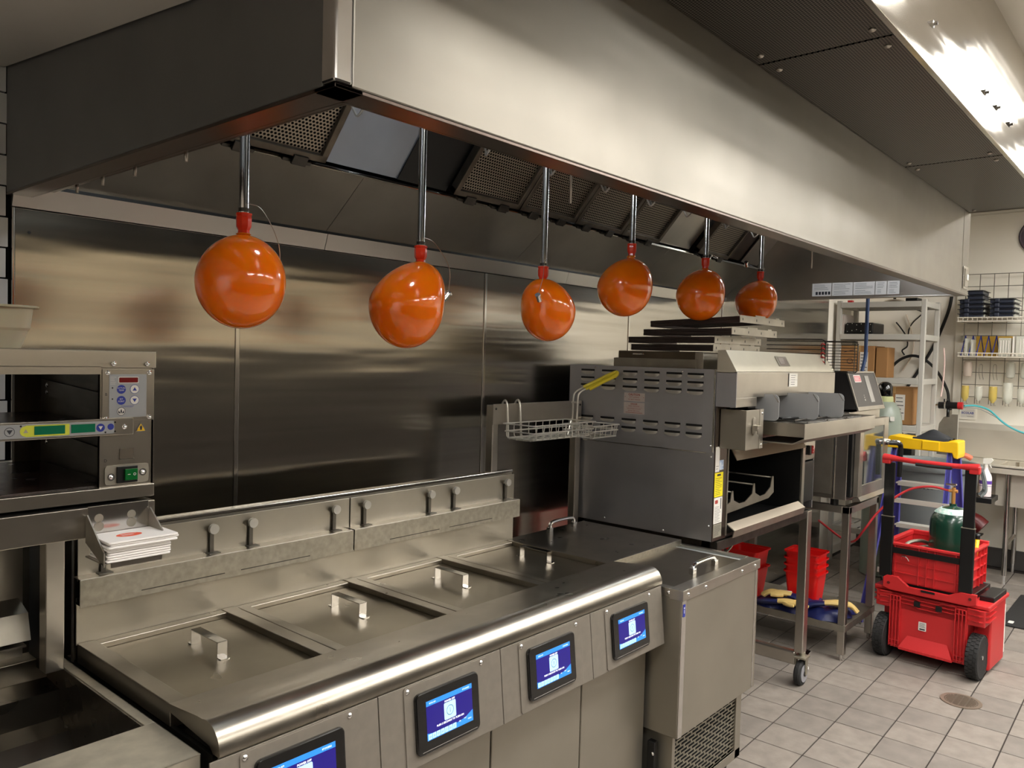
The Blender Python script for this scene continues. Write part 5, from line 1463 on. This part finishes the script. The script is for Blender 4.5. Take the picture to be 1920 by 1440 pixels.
# side stand with spray bottle
sd = thing('side_stand', 'small black pedestal shelf beside the trash can', 'stand', (6.66, 1.2, 0))
B(blackp).box(6.55, 6.80, 1.085, 1.34, .668, .706, bev=.004).out('shelf_top', sd)
B(blackp).box(6.62, 6.66, 1.265, 1.30, .03, .668, bev=.002).out('post', sd)
B(blackp).box(6.5, 6.78, 1.22, 1.40, 0, .03, bev=.004).out('base', sd)
B(red_dk).tube(bez([(6.95, 1.20, .42), (6.95, 1.26, .46), (6.95, 1.33, .47), (6.95, 1.42, .43)], 6), .08, 14, flat=.8).out('red_sack', label='dark red filled sack on the low rail under the sink edge', category='sack')
sb = thing('spray_bottle', 'white spray bottle with purple label on the black pedestal shelf', 'bottle', (6.645, 1.145, .706))
b = B(pinkish).lathe([(.030, .7062), (.040, .710), (.041, .84), (.036, .865), (.020, .895), (.015, .91), (.015, .925)], (6.645, 1.145, 0), 24)
b.mat(purple).lathe([(.0415, .800), (.0415, .825)], (6.645, 1.145, 0), 24).lathe([(.0413, .785), (.0413, .788)], (6.645, 1.145, 0), 24)
b.out('bottle_body', sb)
B(white_pl).cyl((6.645, 1.145, .922), (6.645, 1.145, .945), .016, 14).prism([(1.12, .945), (1.165, .945), (1.165, .985), (1.11, .99), (1.10, .975)], 6.63, 6.652, 'x', bev=.002).prism([(1.12, .945), (1.128, .945), (1.115, .918), (1.108, .918)], 6.634, 6.648, 'x').out('trigger_head', sb)
tk2 = thing('yellow_tool', 'yellow and brass small tool standing on the pedestal shelf', 'tool', (6.60, 1.25, .706))
B(copper).cyl((6.60, 1.255, .707), (6.60, 1.255, .83), .016, 12).out('brass_body', tk2)
B(yellow_pl).box(6.585, 6.615, 1.19, 1.275, .83, .838, bev=.002).mat(yellow_pl).box(6.57, 6.63, 1.215, 1.29, .7065, .722, bev=.002).out('yellow_bar', tk2)

# ================================================================ TALL GREY CYLINDER
gc = thing('tall_gas_cylinder', 'tall grey-green gas cylinder with black cap behind the combi oven', 'tank', (6.595, 1.848, 0))
GC = (6.595, 1.848, 0)
def gz(p): return [(r*1.119, 1.65-(1.65-z)*1.119 if z > 1 else z) for r, z in p]
B(grey_tank).lathe(gz([(.10, .0), (.116, .008), (.118, .03), (.118, 1.24), (.112, 1.30), (.095, 1.35), (.068, 1.385), (.052, 1.395)]), GC, 36).out('cylinder_body', gc)
B(mat('neck_ring', '#b9bd8a', .5)).lathe(gz([(.054, 1.39), (.056, 1.40), (.054, 1.425), (.048, 1.43)]), GC, 28).out('neck_ring', gc)
b = B(black_gloss).lathe(gz([(.047, 1.43), (.050, 1.435), (.050, 1.475), (.047, 1.500), (.036, 1.520), (.018, 1.530), (0, 1.531)]), GC, 28)
b.mat(dark_void); b.M = frame((6.5395, 1.838, 1.452), (0, -1, 0), (0, 0, 1)); b.disc(0, 0, .001, .012, 14); b.M = None
b.out('valve_cap', gc)
B(label_w, frame((6.477, 1.77, 1.22), (.42, -.907, 0), (0, 0, 1))).slab(.0, .030, 0, .034, .0, .003, .003, 2).out('small_label', gc)
# blue supply hose
B(blue_hose).tube(bez([(4.93, 1.50, 2.12), (4.93, 1.50, 2.0), (4.93, 1.50, 1.80), (4.93, 1.50, 1.70), (4.91, 1.51, 1.607)], 6), .011, 10).out('blue_hose', label='blue supply hose hanging from the hood to the combi oven', category='hose')

# ================================================================ STORAGE RACK in the corner
rkx0, rkx1, rky0, rky1 = 6.76, 7.22, 1.622, 2.30
sr = thing('storage_rack', 'grey polymer storage rack in the corner behind the hood end', 'rack', (7.0, 1.96, 0))
for x in (rkx0, rkx1-.04):
    for y in (rky0, rky1-.035):
        B(rack_grey).box(x, x+.04, y, y+.035, 0, 2.17, bev=.004).out('rack_post', sr)
for k, z in enumerate((2.155, 1.895, 1.545, 1.175, .80, .3)):
    b = B(rack_grey)
    b.box(rkx0-.004, rkx0+.02, rky0+.035, rky1-.035, z-.045, z, bev=.003).box(rkx1-.024, rkx1+.004, rky0+.035, rky1-.035, z-.045, z, bev=.003)
    b.out('long_rail', sr)
    b = B(rack_grey).box(rkx0+.04, rkx1-.04, rky0+.002, rky0+.03, z-.045, z, bev=.003); b.out('end_rail', sr)
    B(rack_grey).box(rkx0+.04, rkx1-.04, rky1-.032, rky1-.004, z-.045, z, bev=.003).out('end_rail', sr)
    if z not in (1.545,):
        for q in range(7):
            y = rky0+.05+q*.085
            if y+.06 < rky1-.03: B(rack_grey).box(rkx0+.02, rkx1-.024, y, y+.06, z-.016, z-.006, bev=.002).out('shelf_slat', sr)
    else:
        for q in range(4):
            y = rky0+.36+q*.075; B(rack_grey).box(rkx0+.02, rkx1-.024, y, y+.06, z-.016, z-.006, bev=.002).out('shelf_slat', sr)
def carton(x0, x1, y0, y1, z0, z1, lb, lab_=True):
    t = thing('cardboard_box', lb, 'box', ((x0+x1)/2, (y0+y1)/2, z0))
    B(card).box(x0, x1, y0, y1, z0, z1, bev=.003).out('carton', t)
    B(mat('packing_tape', '#b8925e', .3)).box(x0-.0008, x1+.0008, (y0+y1)/2-.025, (y0+y1)/2+.025, z1-.05, z1+.0008).out('tape', t)
    F_ = frame((x0-.001, y1, z0), (0, -1, 0), (0, 0, 1)); W_ = y1-y0; H_ = z1-z0
    b = B(label_w, F_).box(W_*.58, W_*.82, H_*.12, H_*.80, 0, .001).mat(ink).lines(W_*.60, W_*.80, H_*.16, H_*.76, 6, .006, .0014, 9)
    b.mat(ink).ring(W_*.28, H_*.5, .0005, .020, .024, 14).quad(*[(W_*.1+p_[0], H_*.78+p_[1], .0006) for p_ in ((0, 0), (.08, .02), (.08, .025), (0, .005))])
    b.out('shipping_label', t)
carton(6.80, 7.08, 2.00, 2.285-.02, 1.545, 1.80, 'brown cardboard box on the middle shelf seen through the wire rack')
B(card).box(6.81, 7.0, 1.90, 1.99, 1.545, 1.79, bev=.004).out('paper_bag', label='brown paper parcel leaning right of the middle shelf box', category='parcel')
carton(6.80, 7.10, 1.70, 2.0, 1.177, 1.475, 'brown cardboard box with white label on the lower shelf')
bt = thing('black_case', 'black studded plastic case on the upper rack shelf', 'case', (6.95, 2.13, 1.897))
B(blackp).box(6.80, 7.10, 2.02, 2.235, 1.897, 1.99, bev=.008).out('case_body', bt)
b = B(label_w, frame((6.799, 2.235, 1.897), (0, -1, 0), (0, 0, 1)))
for q in range(12): b.disc(.015+(q % 6)*.036, .02+(q//6)*.05+((q*7) % 5)*.004, .001, .0035, 8)
b.out('case_studs', bt, kind='stuff')
for k, (y, t_) in enumerate(((2.25, .02), (2.282-.02+.0, .012))):
    B(label_w if k else mat('pale_binder', '#b7aca4', .6)).box(6.80, 7.05, y-.0, y+t_*.6, 1.897, 2.06, bev=.002).out('binder', label=('pale binder' if not k else 'white folder')+' standing upright beside the black case', category='binder')
B(red_pl).box(6.80, 6.84, 2.19, 2.23, 2.157, 2.175, bev=.003).out('red_clip', label='small red clip on the top rack rail at left', category='clip')
B(blackp).box(6.82, 7.0, 1.70, 1.79, 2.157, 2.185, bev=.004).out('black_tray', label='small black tray on the top rack shelf near the right post', category='tray')
b = thing('steel_ladle_lid', 'shiny domed lid on the top rack shelf', 'lid', (6.95, 1.90, 2.157))
B(steel_shiny).lathe([(.09, 2.158), (.092, 2.162), (.07, 2.175), (.03, 2.186), (0, 2.188)], (6.93, 1.90, 0), 24).out('dome', b)
B(blackp).lathe([(.008, 2.188), (.015, 2.198), (0, 2.20)], (6.93, 1.90, 0), 12).out('knob', b)
for k, (y, w_) in enumerate(((1.69, .11), (1.83, .12))):
    b = thing('black_crate', '%s black crate on the shelf below the white-labelled box' % ('right' if k == 0 else 'left'), 'crate', (6.95, y+.05, .80))
    B(blackp).box(6.80, 7.1, y, y+w_, .802, 1.09, bev=.006).out('crate_body', b)
    B(blackrub).box(6.79, 6.81, y+.01, y+w_-.01, 1.04, 1.07, bev=.002).out('crate_rim', b)
# cables on the wall behind the rack
xw = WX-.03
def cable(pts, r, m, lb): return B(m).tube(bez(pts, 8), r, 8).out('wall_cable', label=lb, category='cable')
cable([(xw-.02, 2.08, 1.55), (xw-.05, 2.07, 1.62), (xw-.04, 2.0, 1.70), (xw-.04, 1.90, 1.735), (xw-.04, 1.80, 1.70), (xw-.04, 1.70, 1.60), (xw-.04, 1.62, 1.45), (xw-.05, 1.60, 1.35), (xw-.06, 1.58, 1.28)], .012, blackrub, 'thick black hose arching on the wall behind the rack')
cable([(xw, 1.62, 2.30), (xw, 1.64, 2.15), (xw, 1.69, 1.98), (xw, 1.75, 1.82), (xw, 1.83, 1.66), (xw, 1.92, 1.50), (xw, 1.99, 1.38)], .013, blackrub, 'black hose running diagonally down the wall from the hood end')
cable([(xw, 2.06, 2.03), (xw, 2.02, 1.98), (xw, 1.97, 1.90), (xw, 1.96, 1.82), (xw, 2.0, 1.78), (xw, 1.98, 1.74)], .006, blackrub, 'thin black power cord plugged in behind the rack')
cable([(xw, 1.90, 2.14), (xw, 1.85, 2.11), (xw, 1.92, 2.03), (xw, 1.95, 1.97), (xw, 1.96, 1.88)], .005, blackrub, 'thin kinked black cord on the wall behind the rack')
cable([(xw, 1.98, 2.10), (xw, 1.94, 1.98), (xw, 1.91, 1.86), (xw, 1.92, 1.74), (xw, 1.99, 1.60)], .006, mat('clear_tube', '#d8c8b4', .4), 'pale translucent tube hanging behind the rack')
cable([(7.28, 1.60, 1.80), (7.28, 1.59, 1.68), (7.28, 1.595, 1.5), (7.26, 1.60, 1.40)], .006, mat('pinkish_tube', '#e2c4bc', .4), 'pale pink tube hanging beside the rack post')

# ================================================================ WATER VALVE, SINK
wv = thing('water_valve', 'black and chrome water valve with red knob beside the rack post', 'valve', (7.2, 1.55, 1.3))
B(blackp).cyl((7.20, 1.60, 1.33), (7.20, 1.46, 1.335), .028, 16).out('valve_body', wv)
B(chrome).cyl((7.20, 1.555, 1.332), (7.20, 1.545, 1.332), .034, 16).cyl((7.20, 1.62, 1.328), (7.20, 1.60, 1.33), .02, 12).out('collar', wv)
B(red_pl).cyl((7.20, 1.46, 1.335), (7.20, 1.425, 1.335), .030, 14).out('red_knob', wv)
B(blackp).cyl((7.20, 1.54, 1.36), (7.20, 1.54, 1.385), .006, 8).cyl((7.20, 1.56, 1.36), (7.20, 1.56, 1.385), .006, 8).cyl((7.20, 1.53, 1.31), (7.20, 1.53, 1.24), .012, 10).out('valve_stem', wv)
hs = thing('hand_sink_guard', 'curved stainless splash guard below the water valve', 'guard', (7.25, 1.5, .9))
B(steel_dull).prism([(1.455, .93), (1.455, 1.262), (1.50, 1.262), (1.56, 1.235), (1.592, 1.18), (1.60, 1.10), (1.60, .93)], 7.20, 7.206, 'x').out('guard_plate', hs)
B(alu).box(7.198, 7.21, 1.452, 1.457, .93, 1.265).out('guard_edge', hs)
cable([(7.22, 1.42, 1.335), (7.35, 1.36, 1.335), (7.45, 1.28, 1.30), (7.45, 1.17, 1.20), (7.45, 1.05, 1.14), (7.45, .95, 1.14), (7.45, .85, 1.20)], .008, teal_hose, 'teal hose drooping along the wall above the sink')
cable([(7.22, 1.44, 1.32), (7.38, 1.34, 1.31), (7.46, 1.22, 1.24), (7.46, 1.10, 1.155), (7.46, .98, 1.12), (7.46, .85, 1.13)], .005, mat('grey_tube', '#9a9a94', .4), 'thin grey tube hanging just below the teal hose')
ep = thing('wall_plaque', 'small pale plaque with blue lettering on the wall above the sink', 'plaque', (WX-.04, 1.44, 1.20))
B(cream2, frame((WX-.036, 1.525, 1.205), (0, -1, 0), (0, 0, 1))).slab(0, .128, 0, .100, 0, .008, .01, 3, bev=.002).mat(label_w).slab(.012, .116, .018, .088, .008, .009, .006, 3).mat(ink_blue).text('ECOLAB', .024, .064, .056, .0096, bold=.03).mat(grey_wire).lines(.06, .11, .024, .034, 1, .003, .0096).out('plaque_plate', ep)
sink_m = mat('sink_steel', '#cfc8b9', .38, .55, var=.08, vscale=5)
sk = thing('prep_sink', 'stainless sink with tall backsplash against the cream wall', 'sink', (7.25, .6, .0))
ys0, ys1 = -.6, 1.50
b = B(sink_m).box(7.53, 7.56, ys0, ys1+.06, .90, 1.135, bev=.002).prism([(7.56, 1.18), (7.545, 1.185), (7.53, 1.135), (7.56, 1.13)], ys0, ys1+.06, 'y', bev=.001)
b.out('sink_backsplash', sk)
b = B(sink_m)
b.box(6.96, 7.53, 1.14, ys1, .892, .898, bev=.001).box(6.93, 6.965, ys0, ys1, .888, .914, bev=.004).box(6.965, 7.02, ys0, 1.14, .892, .898).box(7.48, 7.53, ys0, 1.14, .892, .898).box(6.93, 6.934, ys0, ys1, .850, .900, bev=.001).box(6.95, 7.53, ys1-.004, ys1, .85, .912, bev=.001)
b.out('sink_deck', sk)
b = B(sink_m)
b.box(7.02, 7.024, ys0+.3, 1.14, .60, .896).box(7.476, 7.48, ys0+.3, 1.14, .60, .896).box(7.02, 7.48, 1.136, 1.14, .60, .896, bev=.0015).box(7.02, 7.48, ys0+.3, 1.14, .596, .60)
b.out('sink_bowl', sk)
for x, y in ((7.00, 1.055), (7.49, 1.07), (7.00, -.4), (7.49, -.4)):
    B(steel_shiny).cyl((x, y, .07), (x, y, .892 if y > 1.3 else (.895 if abs(x-7.25) > .24 else .6)), .019, 18).out('leg', sk)
    B(chrome).cyl((x, y, 0), (x, y, .07), .013, 14).out('leg_foot', sk)
B(steel).cyl((7.00, 1.055, .30), (7.49, 1.07, .30), .014, 12).out('cross_brace', sk)
B(steel_dark).box(6.90, 6.99, 1.20, 1.45, .36, .372, bev=.002).mat(steel_dark).box(6.94, 6.96, 1.40, 1.42, 0, .36).box(6.94, 6.96, 1.24, 1.26, 0, .36).out('low_rail_shelf', sk)
bg = B(mat('peach_glove', '#e0795c', .5)).tube(bez([(7.1, 1.33, .93), (7.08, 1.37, .95), (7.07, 1.41, .945)], 5), .03, 12, flat=.7)
bg.out('peach_cloth', label='peach coloured cloth lying on the sink deck behind the ladder', category='cloth')

# ================================================================ WALL GRID with shelves
wg = thing('wire_wall_grid', 'grey wire grid panel hung on the cream wall above the sink', 'wall grid', (7.5, .6, 1.33))
xg = 7.515; yg1 = 1.505; zg1, zg0 = 2.42, 1.345
S = .1017
k = 0
y = yg1
while y > -.4:
    B(grey_wire).tube([(xg, y, zg0), (xg, y, zg1)], .003, 6).out('grid_wire', wg); y -= S
z = zg1
while z > zg0-.01:
    B(grey_wire).tube([(xg-.004, yg1, z), (xg-.004, -.4, z)], .003, 6).out('grid_wire', wg); z -= S
for z in (zg1, 1.9): B(galv).box(xg-.008, WX-.034, yg1-.005, yg1+.018, z-.03, z+.012, bev=.002).out('wall_bracket', wg)
def wshelf(z, lb, dep=.32, lip=.03):
    t = thing('wire_shelf', lb, 'shelf', (xg-dep/2, .6, z))
    x0 = xg-.012-dep; x1 = xg-.010
    b = B(white_wire)
    for zz in (z, z+lip): b.tube([(x1, 1.49, zz), (x0, 1.49, zz), (x0, -.3, zz), (x1, -.3, zz)], .0045, 6)
    b.out('shelf_rim', t)
    b = B(white_wire)
    n = 52
    for q in range(n):
        y = 1.485-q*.034; b.tube([(x0, y, z+lip), (x0, y, z), (x1, y, z)], .0022, 5)
    for q in range(1, 5): b.tube([(x0+dep*q/5, 1.49, z-.003), (x0+dep*q/5, -.3, z-.003)], .003, 5)
    b.out('shelf_wires', t, kind='stuff')
    return x0
x0s = wshelf(2.045, 'upper white wire shelf on the wall grid holding black pans', lip=-.03)
x1s = wshelf(1.735, 'lower white wire shelf on the wall grid holding clear containers', dep=.26, lip=.028)
def pan_stack(yc, w_, d0, n, zb, nm):
    for k in range(n):
        z = zb+k*.0375
        t = thing('black_pan', '%s, %s' % (nm, ['bottom pan', 'second pan from bottom', 'third pan from bottom', 'fourth pan from bottom', 'fifth pan from bottom', 'top pan'][k]), 'pan', (d0+.14, yc, z), group='black lidded pans on the upper wire shelf')
        B(navy_pl).box(d0, d0+.28, yc-w_/2, yc+w_/2, z, z+.034, bev=.004).out('pan_body', t)
        B(blackp).box(d0-.012, d0+.292, yc-w_/2-.014, yc+w_/2+.014, z+.026, z+.030, bev=.001).out('pan_rim', t)
        B(navy_pl).box(d0-.014, d0+.004, yc+w_*.08, yc+w_*.30, z+.004, z+.036, bev=.006).out('pan_latch', t)
        for q in range(6): B(clear_pl).box(d0+.02+q*.042, d0+.04+q*.042, yc-w_/2-.012, yc-w_/2+.001, z+.006, z+.024, bev=.002).out('side_tab', t)
pan_stack(1.400, .165, 7.20, 4, 2.046, 'left front stack of black pans')
pan_stack(1.190, .16, 7.20, 4, 2.046, 'right stack of black pans on the wire shelf')
for k in range(2):
    z = 2.046+.15+k*.0375
    t = thing('black_pan', 'extra black pan on the left stack, %s' % ('upper one' if k else 'lower one'), 'pan', (7.4, 1.37, z), group='black lidded pans on the upper wire shelf')
    B(navy_pl).box(7.26, 7.48, 1.33, 1.44, z, z+.034, bev=.004).out('pan_body', t)
    B(blackp).box(7.25, 7.49, 1.318, 1.452, z+.026, z+.030, bev=.001).out('pan_rim', t)
# things on the lower wire shelf
xs_ = 7.30
B(mat('amber_tray', '#b08a2c', .4)).box(7.44, 7.452, 1.14, 1.40, 1.742, 1.905, bev=.003).out('amber_tray', label='amber plastic tray standing upright at the back of the lower wire shelf', category='tray')
for k in range(5):
    y = 1.46-k*.055
    b = B(ink_blue).tube([(7.27, y+.012, 1.742), (7.36, y, 1.905), (7.45, y-.012, 1.742)], .004, 6)
    b.out('divider_wire', label='dark wire divider number %s from the left on the lower wire shelf' % ('one', 'two', 'three', 'four', 'five')[k], category='divider', group='wire dividers on the lower wire shelf')
for k, (y, w_, h, lb) in enumerate(((1.44, .02, .14, 'slim frosted panel leaning at the left end of the lower wire shelf'), (1.40, .014, .13, 'second slim frosted panel near the left end of the lower wire shelf'), (1.17, .085, .145, 'clear ribbed container in the middle of the lower wire shelf'), (1.045, .10, .16, 'clear ribbed container right of the white slat on the lower shelf'), (.93, .08, .16, 'clear container at the right frame edge on the lower shelf'))):
    t = thing('clear_container', lb, 'container', (7.37, y, 1.74))
    B(clear_pl).box(7.28, 7.42, y-w_/2, y+w_/2, 1.742, 1.742+h, bev=.004).out('container_body', t)
    if w_ > .05:
        for q in range(4): B(label_w).box(7.276, 7.281, y-w_/2+.012+q*.018, y-w_/2+.018+q*.018, 1.76, 1.742+h-.02, bev=.001).out('rib', t)
B(label_w).box(7.28, 7.40, 1.105, 1.117, 1.742, 1.90, bev=.001).out('white_slat', label='white upright slat between the clear containers', category='slat')
# bottles hanging on the lower rows of the grid
for k, (y, zt_, h, r, m) in enumerate(((1.463, 1.495, .13, .028, oil_pl), (1.365, 1.490, .12, .028, clear_pl), (1.262, 1.495, .135, .030, oil_pl), (1.160, 1.530, .17, .036, clear_pl), (1.062, 1.485, .12, .030, clear_pl), (.965, 1.525, .17, .036, clear_pl))):
    t = thing('squeeze_bottle', ['yellowish squeeze bottle at the left end of the grid', 'clear squeeze bottle second from the left on the grid', 'amber squeeze bottle third from the left on the grid', 'tall frosted bottle fourth from the left on the grid', 'short frosted bottle fifth from the left on the grid', 'tall frosted bottle at the right frame edge of the grid'][k], 'bottle', (7.45, y, zt_-h), group='bottles drying on the wall grid')
    B(m).lathe([(r*.35, zt_-h), (r*.5, zt_-h+.01), (r*.9, zt_-h+.03), (r, zt_-h+.05), (r, zt_-.012), (r*.94, zt_), (0, zt_+.001)], (7.45, y, 0), 20).out('bottle_body', t)
    B(grey_wire).tube([(7.445, y+.012, zt_-h+.03), (7.445, y+.012, zt_-h-.02), (7.515, y+.012, zt_-h-.02)], .002, 5).tube([(7.445, y-.012, zt_-h+.03), (7.445, y-.012, zt_-h-.02), (7.515, y-.012, zt_-h-.02)], .002, 5).out('peg_hook', t)
for k, (y, lb) in enumerate(((1.455, 'pinkish frosted lid hanging at the upper left of the bottle row'), (1.15, 'frosted funnel hanging above the tall bottle'), (1.05, 'frosted funnel hanging above the short bottle'))):
    B(mat('pale_pink_plastic', '#e2d2c4', .4, alpha=.7) if k == 0 else clear_pl).lathe([(.014, 1.70), (.030, 1.69), (.034, 1.62), (.030, 1.575), (.010, 1.565)], (7.47, y, 0), 18).out('frosted_funnel', label=lb, category='funnel')
for k, y in enumerate((1.355, 1.255)):
    B(grey_wire).tube(bez([(7.49, y+.012, 1.55), (7.44, y+.012, 1.60), (7.44, y+.010, 1.665), (7.44, y, 1.675), (7.44, y-.010, 1.665), (7.44, y-.012, 1.60), (7.49, y-.012, 1.55)], 4), .002, 5).out('empty_peg', label='%s bare looped wire peg on the grid above the bottles' % ('left' if k == 0 else 'right'), category='peg')
# clock
ck = thing('wall_clock', 'round white wall clock with dark rim at the right frame edge', 'clock', (WX-.036, 1.0, 2.575))
CFm = frame((WX-.036, 1.005, 2.715), (0, -1, 0), (0, 0, 1))
b = B(mat('clock_rim', '#4a3f49', .4), CFm).lathe([(.132, 0), (.148, .002), (.150, .020), (.142, .026), (.134, .020)], n=40); b.out('clock_rim', ck)
b = B(label_w, CFm).disc(0, 0, .010, .136, 40)
b.mat(ink)
for h in range(1, 13):
    a = PI/2-h*PI/6; b.text(str(h), .034, .108*math.cos(a), .108*math.sin(a), .011)
b.box(-.003, .003, -.01, .08, .012, .013).box(-.01, .06, -.003, .003, .013, .014)
b.out('clock_face', ck)
sw2 = thing('wall_socket', 'small metal socket box on the wall at the hood corner', 'socket', (WX-.04, 1.46, 2.40)) if False else None

# ================================================================ HOOD LAMPS
hl = mat('lit_hood_bulb', (.85, .93, 1.0), .5, emit=45)
for k, x in enumerate((1.22, 4.28)):
    t = thing('hood_lamp', '%s glowing globe lamp hidden inside the hood' % ('left' if k == 0 else 'right'), 'lamp', (x, 1.30, 2.4))
    B(hl).lathe([(0, 2.50), (.03, 2.505), (.048, 2.53), (.052, 2.57), (.045, 2.61), (.03, 2.63)], (x, 1.30, 0), 20).out('bulb_globe', t)
    B(galv).cyl((x, 1.30, 2.63), (x, 1.30, 2.745), .055, 20).out('lamp_base', t)

# ================================================================ OPPOSITE SIDE OF THE KITCHEN (unseen, added to give the steel dark reflections)
oc = thing('prep_line_stand_in', 'tall dark stand-in for a prep line, added unseen to darken reflections', 'counter', (2.2, -1.9, 0))
dk = mat('dark_stand_in_laminate', '#332e28', .6)
k = 0
x = XL+.1
while x < 6.6:
    B(dk).box(x+.005, x+1.145, -2.15, -1.35, .06, 1.60, bev=.004).out('stand_in_cabinet', oc); x += 1.15
B(steel).box(XL+.1, 6.7, -2.2, -1.30, 1.60, 1.63, bev=.003).out('stand_in_top', oc)
